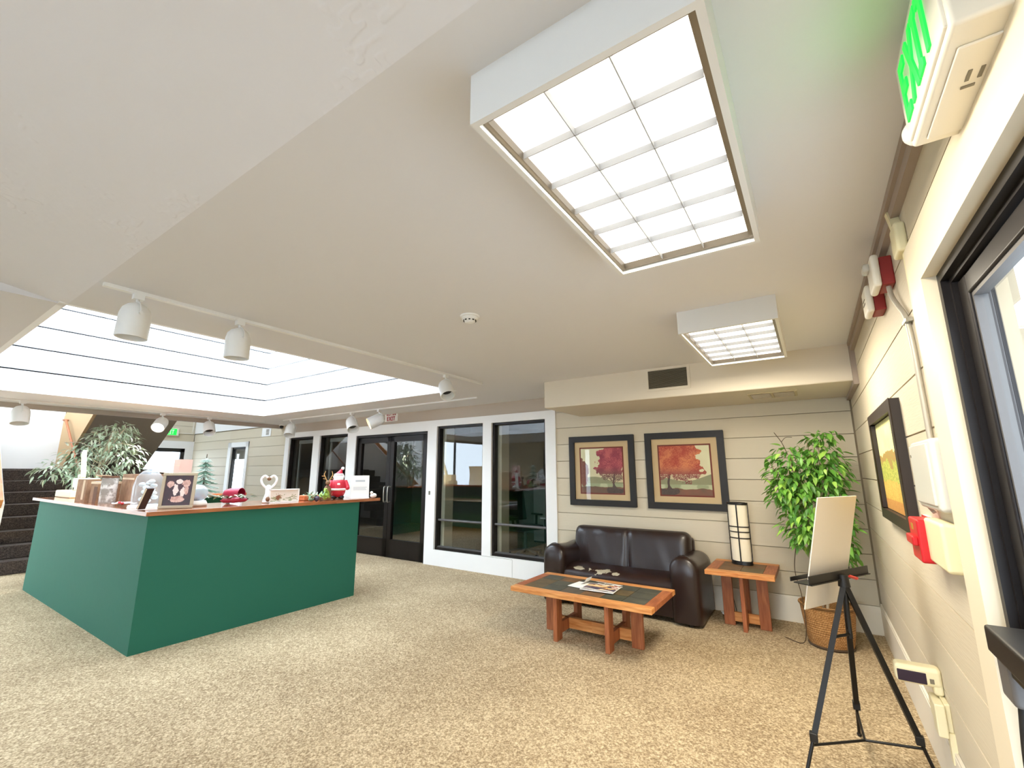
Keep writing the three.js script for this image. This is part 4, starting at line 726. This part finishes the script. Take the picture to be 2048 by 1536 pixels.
{
  const t = thing('potted_ficus', 'leafy green artificial ficus tree in the corner behind the easel', 'plant', [-0.4, 0, 0.55]);
  mesh('trunk', [tube([V(0, 0.25, 0), V(0.03, 0.6, 0.02), V(0.0, 1.0, 0.0), V(0.09, 1.35, 0.02), V(0.08, 1.7, 0.0)], 0.012, 7, 40)], M.trunkPale, t);
  mesh('trunk', [tube([V(-0.02, 0.25, 0.02), V(-0.05, 0.6, -0.02), V(-0.04, 0.95, 0.02), V(-0.1, 1.3, 0.04), V(-0.13, 1.6, 0.02)], 0.011, 7, 40)], M.bark, t);
  const lobes = [[-0.14, 1.42, 0.06, 0.2, 0.3, 0.24, 1.2], [0.11, 1.5, 0.02, 0.19, 0.28, 0.22, 1.2], [0.0, 1.2, 0.08, 0.25, 0.25, 0.24, 1], [-0.08, 1.0, 0.1, 0.2, 0.16, 0.2, 0.7], [0.16, 1.1, 0.0, 0.14, 0.3, 0.2, 0.7], [0.21, 0.88, 0.05, 0.08, 0.22, 0.16, 0.35], [0.12, 1.76, 0.0, 0.16, 0.08, 0.14, 0.2], [-0.22, 1.25, 0.1, 0.12, 0.16, 0.16, 0.4], [-0.1, 0.88, 0.1, 0.14, 0.1, 0.16, 0.25], [0.16, 0.75, 0.12, 0.12, 0.14, 0.14, 0.25]];
  for (let i = 0; i < 16; i++) { const l = lobes[i % lobes.length], s = V(i % 2 ? 0.05 : -0.08, rr(0.8, 1.5), 0), e = V(l[0] + rr(-0.8, 0.8) * l[3], l[1] + rr(-0.3, 0.9) * l[4], l[2] + rr(-0.8, 0.8) * l[5]); mesh('branch', tube([s, s.clone().lerp(e, 0.5).add(V(0, 0.06, 0)), e], 0.003, 5, 10), M.bark, t); }
  mesh('bare_branch', tube([V(-0.16, 0.85, 0.12), V(-0.2, 0.6, 0.1), V(-0.17, 0.4, 0.12), V(-0.17, 0.1, 0.12), V(-0.2, 0.012, 0.1), V(-0.34, 0.012, 0.02)], 0.0035, 5, 40), M.darkTwig, t);
  mesh('bare_branch', [tube([V(-0.15, 1.6, 0.05), V(-0.19, 1.72, 0.05), V(-0.24, 1.81, 0.06)], 0.003, 5, 12), tube([V(-0.19, 1.72, 0.05), V(-0.15, 1.76, 0.06), V(-0.1, 1.76, 0.06)], 0.0025, 5, 8)], M.darkTwig, t);
  plant(t, lobes, 1700, 300, [leafGeo(0.08, 0.038, 0.15), leafGeo(0.068, 0.033, 0.3), leafGeo(0.09, 0.04, 0.22)], ['#5f9c38', '#7bb84a', '#a5d35c', '#4c8038'].map(leafMat), ['#5a9438', '#7cb24a'].map(leafMat), 0.45);
  const b = thing('wicker_basket', 'round woven brown wicker basket holding the ficus tree', 'basket', [-0.4, 0, 0.55]);
  const g = lathe([[0, 0.012], [0.145, 0.012], [0.15, 0.0], [0.16, 0.02], [0.175, 0.1], [0.19, 0.22], [0.2, 0.31], [0.205, 0.325], [0.2, 0.335], [0.185, 0.325], [0.175, 0.26], [0, 0.25]], 40); g.userData.keepUV = true; mesh('weave', g, M.wicker, b);
  const rim = new THREE.TorusGeometry(0.2, 0.011, 8, 40); rim.rotateX(Math.PI / 2); rim.translate(0, 0.328, 0); mesh('rim', rim, M.wicker, b);
  const bt = new THREE.TorusGeometry(0.158, 0.01, 8, 40); bt.rotateX(Math.PI / 2); bt.translate(0, 0.012, 0); mesh('base_ring', bt, M.darkTwig, b);
}
{
  const t = thing('lobby_tree', 'large pale leafed indoor tree between the desk and the staircase', 'plant', [-9.75, 0, 3.2]);
  mesh('trunk', tube([V(0, 0.4, 0), V(0.05, 0.9, 0.05), V(-0.02, 1.5, 0.0), V(0.02, 2.1, -0.1)], 0.018, 7, 40), M.trunkPale, t);
  mesh('trunk', tube([V(0.06, 0.4, 0.05), V(0.05, 0.9, 0.15), V(0.0, 1.6, 0.25)], 0.016, 7, 30), M.trunkPale, t);
  const lobes = [[0.0, 1.95, -0.1, 0.32, 0.28, 0.36, 1.2], [0.1, 1.68, -0.25, 0.35, 0.25, 0.36, 1.1], [-0.1, 1.65, 0.2, 0.32, 0.28, 0.3, 1.1], [0, 1.48, 0.48, 0.25, 0.16, 0.26, 0.5], [0.0, 1.4, 0.05, 0.35, 0.2, 0.45, 0.9], [0, 2.12, -0.15, 0.22, 0.14, 0.26, 0.5]];
  for (let i = 0; i < 16; i++) { const l = lobes[i % lobes.length], s = V(0.02, rr(0.9, 1.8), 0.02), e = V(l[0] + rr(-0.8, 0.8) * l[3], l[1] + rr(-0.3, 0.9) * l[4], l[2] + rr(-0.8, 0.8) * l[5]); mesh('branch', tube([s, s.clone().lerp(e, 0.5).add(V(0, 0.12, 0)), e], 0.006, 5, 10), M.trunkPale, t); }
  plant(t, lobes, 1150, 260, [leafGeo(0.1, 0.032, 0.3), leafGeo(0.09, 0.03, 0.45), leafGeo(0.11, 0.034, 0.2)], ['#a5ba9c', '#c4d3bb', '#dde6d4', '#86a080'].map(leafMat), ['#a9bea0', '#c6d4be'].map(leafMat), 0.25);
  mesh('pot', lathe([[0, 0], [0.2, 0], [0.26, 0.42], [0.27, 0.45], [0.24, 0.45], [0.23, 0.4], [0, 0.4]], 28), M.terracotta, t);
}
// ---------------------------------------------------------------- reception desk
const CT = 1.12;                         // counter top height
{
  const t = thing('reception_desk', 'long dark green reception counter with wooden top', 'reception desk', [-5.1, 0, 3.95]);
  // local: x from -3.71 to 0, z from -2.14 to 0
  const w = 3.71, d = 2.14, k = 0.12, hb = 1.085;
  mesh('front_panel', bx(-w, 0, 0, hb, -k, 0), M.green, t);
  mesh('side_panel', bx(-k, 0, 0, hb, -d, -k), M.green, t);
  mesh('side_panel', bx(-w, -w + k, 0, hb, -d, -k), M.green, t);
  mesh('countertop', (() => { const g = extr([[-w - 0.28, -0.02], [0.02, -0.02], [0.02, d + 0.3], [-0.76, d + 0.3], [-0.76, 0.74], [-w + 0.7, 0.74], [-w + 0.7, d + 0.1], [-w - 0.28, d + 0.1]], 0.031, 0.002); g.rotateX(-Math.PI / 2); g.translate(0, hb + 0.002, 0); return g; })(), M.counter, t);
  mesh('work_surface', [bx(-w + k, -k, 0.72, 0.75, -0.72, -k), bx(-0.82, -k, 0.72, 0.75, -d, -0.72)], M.officeLite, t);
}
// office chair and furniture behind the glass
{
  const c = thing('office_chair', 'black mesh office chair on chrome base behind the right storefront window', 'chair', [-4.75, 0, -1.5], Math.PI / 2 - 0.3);
  mesh('seat', rb(-0.24, 0.24, 0.44, 0.52, -0.23, 0.25, 0.035, 3), M.black, c);
  const bk = new RoundedBoxGeometry(0.44, 0.55, 0.04, 3, 0.018); at(bk, 0, 0.85, -0.27, -0.18); mesh('backrest', bk, M.black, c);
  mesh('back_support', bar(V(0, 0.45, -0.18), V(0, 0.7, -0.27), 0.05, 0.02), M.black, c);
  for (const s of [-1, 1]) mesh('armrest', [bar(V(s * 0.26, 0.46, 0), V(s * 0.29, 0.68, -0.02), 0.03), rb(s * 0.29 - 0.035, s * 0.29 + 0.035, 0.67, 0.7, -0.14, 0.12, 0.012)], M.black, c);
  mesh('gas_column', cyl(0.03, 0.025, 0.34, 0, 0.1, 0), M.steel, c);
  for (let i = 0; i < 5; i++) { const a = i / 5 * Math.PI * 2, e = V(Math.sin(a) * 0.3, 0.07, Math.cos(a) * 0.3); const l = mesh('base_leg', bar(V(0, 0.11, 0), e, 0.04, 0.025), M.steel, c); mesh('caster', at(cyl(0.026, 0.026, 0.04, 0, -0.02, 0, 12), e.x, 0.027, e.z, 0, a, Math.PI / 2), M.black, l); }
  const d = thing('office_desk', 'pale office desk behind the right storefront window', 'desk', [-3.6, 0, -1.5]);
  mesh('desk_top', rb(-0.5, 0.7, 0.7, 0.735, -0.8, 0.6, 0.01), M.officeLite, d); mesh('leg', bx(0.55, 0.6, 0, 0.7, -0.7, -0.65), M.black, d); mesh('leg', bx(0.55, 0.6, 0, 0.7, 0.45, 0.5), M.black, d); mesh('modesty_panel', bx(-0.4, 0.6, 0.1, 0.7, -0.78, -0.75), M.officeLite, d); mesh('leg', bx(-0.45, -0.4, 0, 0.7, -0.78, -0.7), M.black, d); mesh('leg', bx(-0.45, -0.4, 0, 0.7, 0.5, 0.55), M.black, d);
  const p = thing('office_partition', 'low grey office partition behind the chair', 'partition', [-4.2, 0, -2.9]);
  mesh('panel', rb(-1.2, 1.3, 0.03, 1.12, -0.04, 0.04, 0.01), M.officeLite, p); mesh('cap', bx(-1.22, 1.32, 1.12, 1.15, -0.06, 0.06), M.office, p); mesh('base', bx(-1.2, 1.3, 0, 0.03, -0.03, 0.03), M.black, p);
}
// ---------------------------------------------------------------- things on the counter
function onCounter(name, label, cat, x, z, turn, group) { return thing(name, label, cat, [x, CT, z], turn || 0, group); }
{
  const t = onCounter('desk_stand', 'cream plastic stand with slanted upright at the far end of the counter', 'stand', -8.75, 3.6);
  mesh('base', rb(-0.38, 0.32, 0, 0.09, -0.2, 0.16, 0.015), M.plasticYellow, t); mesh('block', rb(-0.02, 0.34, 0.09, 0.25, -0.12, 0.08, 0.015), M.plasticYellow, t);
  mesh('upright', bar(V(0.06, 0.25, 0), V(-0.1, 0.62, 0), 0.07, 0.04), M.plasticYellow, t); mesh('tip', bar(V(-0.1, 0.61, 0), V(-0.22, 0.615, 0), 0.03), M.black, t); mesh('switch', bx(0.05, 0.09, 0.1, 0.13, 0.08, 0.085), M.black, t);
}
{
  const t = onCounter('cardboard_box', 'small brown cardboard box at the stand end of the counter', 'box', -7.45, 3.72, 0.05);
  mesh('carton', bx(-0.21, 0.09, 0, 0.25, -0.14, 0.14), M.card, t); mesh('flap', at(bx(-0.2, 0.2, 0, 0.004, -0.0, 0.13), -0.05, 0.25, -0.14, -0.35), M.cardLight, t); mesh('tape', bx(-0.03, 0.03, 0.02, 0.24, 0.14, 0.1415), M.cardLight, t);
  const u = onCounter('gift_bag', 'tan striped paper carton between the small box and the grey canister', 'carton', -7.17, 3.73);
  mesh('body', bx(-0.12, 0.12, 0, 0.2, -0.1, 0.1), M.card, u); mesh('dark_band', bx(-0.0, 0.121, 0.0, 0.17, 0.1, 0.101), M.bandBrown, u); mesh('lid', bx(-0.125, 0.125, 0.2, 0.225, -0.105, 0.105), M.cardLight, u);
  const j = onCounter('birch_canister', 'mottled grey white cylinder canister in front of the large carton', 'canister', -6.86, 3.78);
  mesh('body', cyl(0.072, 0.072, 0.27), M.birch, j); mesh('rim', cyl(0.075, 0.075, 0.02, 0, 0.27, 0), M.bandBrown, j);
  const k = onCounter('large_carton', 'large brown wrapped carton with white paper on top', 'box', -6.72, 3.5, -0.1);
  mesh('carton', bx(-0.3, 0.28, 0, 0.31, -0.22, 0.16), M.card, k); mesh('flap', at(bx(-0.29, 0.27, 0, 0.004, -0.0, 0.2), 0, 0.31, -0.2, -0.12), M.card, k); mesh('tape', bx(-0.3, 0.28, 0.25, 0.27, 0.16, 0.1612), M.cardLight, k);
  const wp = onCounter('white_packing_paper', 'sheet of white packing paper standing behind the large carton', 'paper', -7.25, 3.2);
  mesh('sheet', (() => { const g = new THREE.PlaneGeometry(0.62, 0.46, 8, 4); const p = g.attributes.position; for (let i = 0; i < p.count; i++) p.setZ(i, 0.03 * Math.sin(p.getX(i) * 9) + 0.02 * Math.cos(p.getY(i) * 12)); g.computeVertexNormals(); g.translate(0, 0.23, 0); return g; })(), M.paperTwo, wp);
  const sb = onCounter('pink_box', 'small pinkish box behind the glass cloche', 'box', -6.25, 3.33); mesh('carton', bx(-0.08, 0.08, 0, 0.47, -0.06, 0.06), M.cardPink, sb); mesh('lid_line', bx(-0.081, 0.081, 0.4, 0.405, 0.06, 0.0605), M.cardLight, sb);
}
{
  const t = onCounter('glass_cloche', 'clear glass cloche jar with knob on the counter corner', 'jar', -5.8, 3.76);
  mesh('dome', lathe([[0.115, 0.02], [0.12, 0.08], [0.12, 0.2], [0.1, 0.29], [0.06, 0.34], [0.02, 0.36], [0.014, 0.365]], 28), M.cloche, t);
  mesh('knob', ball(0.028, 0, 0.385, 0), M.cloche, t); mesh('base_plate', cyl(0.14, 0.135, 0.02), M.paper, t);
  mesh('white_flowers', Array.from({ length: 14 }, (_, i) => ball(0.03, 0.06 * Math.cos(i * 2.4) * (0.4 + (i % 3) * 0.3), 0.06 + i * 0.014, 0.06 * Math.sin(i * 2.4) * (0.4 + (i % 3) * 0.3), 1, 0.7, 1, 8)), M.paper, t);
  const d = onCounter('lace_doily', 'crumpled white cloth with red dots beside the glass cloche', 'cloth', -6.15, 3.83);
  mesh('cloth', (() => { const g = new THREE.CircleGeometry(0.15, 20); g.rotateX(-Math.PI / 2); const p = g.attributes.position; for (let i = 0; i < p.count; i++) p.setY(i, 0.012 + 0.022 * Math.abs(Math.sin(p.getX(i) * 31 + p.getZ(i) * 17))); g.scale(1.2, 1, 0.6); g.computeVertexNormals(); return g; })(), M.paperTwo, d);
  mesh('red_dot', ball(0.014, 0.05, 0.035, 0.05), M.red, d); mesh('red_dot', ball(0.014, 0.1, 0.03, 0.04), M.red, d);
}
{
  const t = onCounter('lotion_bottle', 'cream pump bottle with black top and gold label', 'bottle', -5.56, 3.62);
  mesh('bottle', lathe([[0, 0], [0.055, 0.0], [0.058, 0.01], [0.058, 0.16], [0.045, 0.21], [0.018, 0.225], [0.018, 0.24], [0, 0.24]], 20), M.plasticYellow, t); mesh('label', cyl(0.0588, 0.0588, 0.02, 0, 0.11, 0), M.badge, t); mesh('pump', [cyl(0.02, 0.02, 0.02, 0, 0.238, 0), cyl(0.006, 0.006, 0.03, 0, 0.255, 0), bx(-0.01, 0.035, 0.28, 0.292, -0.008, 0.008)], M.black, t);
  const b = onCounter('leaning_dark_book', 'dark book leaning beside the tan framed maroon print', 'book', -5.42, 3.9, 0.3);
  const g = bx(-0.012, 0.012, 0, 0.2, -0.03, 0.03); g.rotateZ(-0.42); g.translate(-0.02, 0.008, 0); mesh('cover', g, M.bookDark, b); const g2 = bx(-0.009, 0.009, 0.004, 0.195, 0.03, 0.0305); g2.rotateZ(-0.42); g2.translate(-0.02, 0.008, 0); mesh('pages', g2, M.cardLight, b);
}
{ // framed print of pale figures
  const t = onCounter('tabletop_frame', 'tan framed dark maroon print of pale figures on the counter corner', 'picture frame', -5.36, 3.66, 0.95);
  const w = 0.135, h = 0.325, b = 0.026, tilt = -0.1;
  const tl = (g) => { g.rotateX(tilt); g.translate(0, 0.0, 0.02); return g; };
  mesh('frame', [[-w, w, 0, b], [-w, w, h - b, h], [-w, -w + b, b, h - b], [w - b, w, b, h - b]].map(([x0, x1, y0, y1]) => tl(rb(x0, x1, y0, y1, 0, 0.022, 0.004, 1))), M.tanFrame, t);
  const tex = dtex(192, 256, (u, v) => { const n = (fbm(u, v, 10, 701, 4) - 0.5) * 0.9; let c = mix(hex('#2a1016'), hex('#4a1c24'), fbm(u, v, 8, 703, 3)); for (const [x, y, rx, ry, k] of [[0.4, 0.52, 0.1, 0.22, 0], [0.5, 0.2, 0.26, 0.13, 1], [0.66, 0.45, 0.09, 0.16, 0], [0.2, 0.72, 0.12, 0.12, 1], [0.76, 0.74, 0.15, 0.13, 1], [0.5, 0.8, 0.12, 0.1, 0], [0.8, 0.5, 0.08, 0.14, 1]]) if (Math.hypot((u - x) / rx, (v - y) / ry) + n < 0.95) c = k ? mix(hex('#b98474'), hex('#e7c5b6'), fbm(u, v, 20, 705, 2)) : hex('#ecd9cf'); return c; }, true, 1);
  const g = new THREE.PlaneGeometry(2 * (w - b), h - 2 * b); g.userData.keepUV = true; g.translate(0, h / 2, 0.012); mesh('print', tl(g), std('#ffffff', 0.35, { map: tex }), t);
  mesh('easel_back', tl(bx(-w + 0.01, w - 0.01, 0.01, h - 0.01, 0.0, 0.006)), M.bookDark, t);
  mesh('strut', bar(V(0, 0.22, -0.005), V(0, 0.004, -0.1), 0.04, 0.006), M.bookDark, t);
}
{
  const t = onCounter('frosted_tree', 'small frosted tabletop fir tree behind the snow globe', 'decoration', -5.76, 3.3);
  mesh('trunk', cyl(0.012, 0.004, 0.5, 0, 0.02, 0, 8), M.darkTwig, t); mesh('stand', lathe([[0, 0], [0.06, 0], [0.05, 0.02], [0.015, 0.035], [0, 0.035]], 16), M.paper, t);
  for (let i = 0; i < 9; i++) { const y = 0.08 + i * 0.045, r = 0.17 * (1 - i / 10), gs = []; for (let k = 0; k < 8; k++) { const a = k / 8 * 6.283 + i; gs.push(rod(V(0, y + 0.03, 0), V(Math.cos(a) * r, y - 0.01, Math.sin(a) * r), 0.012, 0.004, 5)); for (let m = 1; m < 4; m++) { const q = m / 3.5, c = V(Math.cos(a) * r * q, y + 0.03 - 0.04 * q, Math.sin(a) * r * q); gs.push(rod(c, c.clone().add(V(Math.cos(a + 0.8) * 0.035, 0.0, Math.sin(a + 0.8) * 0.035)), 0.006, 0.002, 4), rod(c, c.clone().add(V(Math.cos(a - 0.8) * 0.035, 0.0, Math.sin(a - 0.8) * 0.035)), 0.006, 0.002, 4)); } } mesh('fir_tier', gs, i % 2 ? M.frostGreen : M.frostPale, t); }
  const g = onCounter('snow_globe', 'snow globe with white base in front of the frosted tree', 'snow globe', -5.5, 3.44);
  mesh('base', lathe([[0, 0], [0.085, 0], [0.09, 0.02], [0.075, 0.05], [0.07, 0.055], [0, 0.055]], 24), M.globeBase, g); mesh('sphere', ball(0.085, 0, 0.125, 0, 1, 1, 1, 24), M.globeGlass, g); mesh('inner_scene', [cyl(0.045, 0.004, 0.09, 0, 0.05, 0, 10), ball(0.03, 0.03, 0.075, 0.02), cyl(0.02, 0.018, 0.05, -0.035, 0.05, 0.02, 8)], M.globeInner, g);
}
{
  const t = onCounter('red_vase', 'crimson vase lying on its side behind the garland', 'vase', -5.66, 3.04, 0.5);
  const g = lathe([[0.0, 0], [0.06, 0.0], [0.09, 0.03], [0.1, 0.1], [0.095, 0.2], [0.085, 0.26], [0.078, 0.255], [0.086, 0.19], [0.085, 0.05], [0, 0.03]], 28); g.rotateZ(-Math.PI / 2 + 0.12); g.translate(-0.12, 0.1, 0); mesh('body', g, M.crimson, t);
  mesh('dark_stem', tube([V(0.06, 0.1, 0), V(0.18, 0.09, 0.02), V(0.26, 0.06, 0.03)], 0.012, 6, 14), M.darkTwig, t);
  t.scale.setScalar(0.75);
  const u = onCounter('red_garland', 'red and green leafy garland lying along the counter edge', 'garland', -5.4, 3.14, Math.PI / 2 - 0.15);
  mesh('ribbon', (() => { const q = lathe([[0, -0.13], [0.028, -0.1], [0.038, 0], [0.028, 0.1], [0, 0.13]], 16); q.rotateZ(Math.PI / 2); q.scale(1, 0.8, 1); q.translate(0, 0.045, 0); return q; })(), M.crimson, u);
  for (let i = 0; i < 34; i++) { const a = leafGeo(0.07, 0.028, 0.2); a.rotateY(rr(0, 6.28)); a.rotateX(rr(-0.3, 0.2)); a.translate(rr(-0.17, 0.17), rr(0.06, 0.1), rr(-0.03, 0.03)); mesh('leaf', a, i % 2 ? M.sageLeaf : M.paleLeaf, u); }
}
{
  const t = onCounter('angel_figurine', 'white heart armed angel figurine beside the floral plaque', 'figurine', -5.36, 2.86, 1.0); t.position.z = 2.82; t.scale.setScalar(0.86);
  mesh('robe', lathe([[0, 0], [0.06, 0], [0.055, 0.02], [0.03, 0.12], [0.034, 0.19], [0.02, 0.22], [0, 0.225]], 16), M.paper, t);
  mesh('head', ball(0.024, 0, 0.3, 0), M.figBrown, t);
  for (const s of [-1, 1]) mesh('wing', tube([V(s * 0.01, 0.17, 0), V(s * 0.075, 0.24, 0), V(s * 0.085, 0.3, 0), V(s * 0.05, 0.335, 0), V(s * 0.012, 0.31, 0)], 0.014, 8, 24), M.paper, t);
  mesh('pine_cone', ball(0.025, 0.01, 0.05, 0.06, 1, 1.2, 1, 10), M.figBrown, t);
}
{
  const t = onCounter('floral_plaque', 'white framed rectangular plaque painted with small leaves', 'plaque', -5.3, 2.67, Math.PI / 2 - 0.12);
  const w = 0.16, h = 0.145; mesh('frame', [bx(-w, w, 0, 0.012, 0, 0.02), bx(-w, w, h - 0.012, h, 0, 0.02), bx(-w, -w + 0.012, 0, h, 0, 0.02), bx(w - 0.012, w, 0, h, 0, 0.02)], M.paper, t);
  const tex = dtex(256, 128, (u, v) => { const f = fbm(u, v, 14, 801, 3), g = fbm(u, v, 6, 803, 3); let c = hex('#e6dfd2'); if (f > 0.58 && v < 0.6 + (g - 0.5)) c = mix(hex('#8f9a78'), hex('#b0ab88'), g); if (Math.hypot((u - 0.28) * 2, v - 0.35) + (f - 0.5) * 0.5 < 0.2) c = hex('#8a5a40'); return c; }, true, 1);
  const g = new THREE.PlaneGeometry(2 * w - 0.02, h - 0.02); g.userData.keepUV = true; g.translate(0, h / 2, 0.01); mesh('painted_panel', g, std('#ffffff', 0.7, { map: tex }), t); mesh('backing', bx(-w + 0.005, w - 0.005, 0.005, h - 0.005, 0, 0.008), M.paper, t);
}
function greens(name, label, x, z, n, spread, mats, extra) { const t = onCounter(name, label, 'greenery', x, z); for (let i = 0; i < n; i++) { const a = leafGeo(rr(0.05, 0.09), 0.025, 0.2); a.rotateX(-rr(0.3, 1.3)); a.rotateY(rr(0, 6.28)); a.translate(rr(-spread, spread), rr(0.02, 0.06), rr(-spread, spread)); mesh('leaf', a, mats[i % mats.length], t); } if (extra) extra(t); return t; }
greens('pine_sprig', 'grey green sprig with dark purple ornament beside the plaque', -5.2, 2.4, 18, 0.05, [M.sageLeaf, M.paleLeaf], (t) => { mesh('stem', ball(0.03, 0, 0.02, 0, 1.4, 0.6, 1, 8), M.sageLeaf, t); mesh('ornament', ball(0.03, 0.06, 0.03, -0.03), M.ornament, t); });
greens('potted_succulent', 'small green succulents in an orange clay pot', -5.4, 2.3, 26, 0.1, [M.sageLeaf, M.sageDark], (t) => mesh('pot', rb(-0.06, 0.06, 0, 0.06, -0.1, 0.1, 0.012), M.clay, t));
greens('green_wreath', 'bright green sprig ring with a little green figure', -5.18, 2.24, 26, 0.06, [M.sageLeaf, M.limeLeaf], (t) => mesh('green_figure', [ball(0.03, 0, 0.05, 0, 1, 1.4, 1), ball(0.022, 0, 0.11, 0), ball(0.012, -0.015, 0.13, 0), ball(0.012, 0.015, 0.13, 0)], M.limeLeaf, t));
{
  const t = onCounter('reindeer_figurine', 'brown wooden reindeer figurine beside the red capped figurine', 'figurine', -5.32, 2.12, 0.9);
  mesh('body', [ball(0.05, 0, 0.09, 0, 0.9, 1.7, 0.8), cyl(0.045, 0.05, 0.04), ball(0.028, 0, 0.2, 0.02)], M.figBrown, t);
  for (const s of [-1, 1]) mesh('antler', [rod(V(s * 0.012, 0.22, 0), V(s * 0.05, 0.3, 0), 0.006, 0.005, 6), rod(V(s * 0.04, 0.28, 0), V(s * 0.075, 0.28, 0), 0.005, 0.004, 6), rod(V(s * 0.05, 0.3, 0), V(s * 0.035, 0.34, 0), 0.005, 0.003, 6), rod(V(s * 0.025, 0.245, 0), V(s * 0.06, 0.25, 0), 0.004, 0.003, 6)], M.antler, t);
  const s = onCounter('bearded_figurine', 'red and white bearded winter figurine with pompom cap', 'figurine', -5.34, 1.96, 1.0); s.scale.setScalar(0.9);
  mesh('coat', lathe([[0, 0.03], [0.07, 0.03], [0.095, 0.08], [0.105, 0.15], [0.095, 0.23], [0.06, 0.28], [0, 0.28]], 24), M.figRed, s);
  mesh('boots', [ball(0.04, -0.045, 0.025, 0.03, 1, 0.62, 1.3), ball(0.04, 0.045, 0.025, 0.03, 1, 0.62, 1.3)], M.black, s);
  mesh('white_belt', [(() => { const g = new THREE.TorusGeometry(0.1, 0.016, 8, 28); g.rotateX(Math.PI / 2); g.translate(0, 0.13, 0); return g; })(), ball(0.05, 0, 0.19, 0.07, 0.9, 1.2, 0.6)], M.paper, s);
  mesh('head', ball(0.052, 0, 0.305, 0.01), M.figSkin, s);
  mesh('beard', [ball(0.058, 0, 0.27, 0.035, 1.1, 1.1, 0.7), ball(0.03, -0.045, 0.3, 0.02), ball(0.03, 0.045, 0.3, 0.02)], M.paper, s);
  mesh('cap', [(() => { const g = new THREE.ConeGeometry(0.056, 0.11, 20); g.rotateZ(-0.35); g.translate(0.02, 0.37, 0); return g; })()], M.figRed, s);
  mesh('cap_trim', (() => { const g = new THREE.TorusGeometry(0.05, 0.014, 8, 24); g.rotateX(Math.PI / 2); g.translate(0, 0.33, 0.005); return g; })(), M.paper, s);
  mesh('pompom', ball(0.022, 0.045, 0.415, 0), M.paper, s);
  for (const q of [-1, 1]) mesh('arm', [rod(V(q * 0.085, 0.24, 0), V(q * 0.12, 0.16, 0.04), 0.03, 0.028), ball(0.03, q * 0.12, 0.15, 0.045)], M.figRed, s);
  const c = onCounter('notice_card', 'white upright notice card at the door end of the counter', 'card', -5.18, 1.75, Math.PI / 2 - 0.35);
  mesh('card', at(bx(-0.115, 0.115, 0, 0.28, -0.003, 0.003), 0, 0.005, 0, -0.08), M.paper, c); mesh('stand', [bx(-0.11, 0.11, 0, 0.01, -0.05, 0.03)], M.paper, c);
  mesh('faint_print', [[-0.06, 0.06, 0.2, 0.225], [-0.085, 0.085, 0.13, 0.136], [-0.085, 0.07, 0.115, 0.121], [-0.085, 0.08, 0.1, 0.106]].map(([a, b, y, z]) => at(bx(a, b, y, z, 0.003, 0.0034), 0, 0.005, 0, -0.08)), M.faint, c);
  const b = onCounter('white_bird_ornament', 'tiny white ceramic ornament at the door end of the counter', 'ornament', -5.14, 1.57);
  mesh('body', [ball(0.035, 0, 0.03, 0, 1, 0.85, 1.3), ball(0.02, 0, 0.065, 0.03)], M.paper, b); mesh('tip', rod(V(0, 0.065, 0.045), V(0, 0.062, 0.065), 0.006, 0.001, 6), M.badge, b);
}
tag(mesh('door_card_reader', rb(-5.66, -5.63, 1.08, 1.14, 0.022, 0.035, 0.004), M.grilleSlat), 'small dark lock plate on the white frame beside the double doors', 'lock plate');

renderer.render(scene, camera);
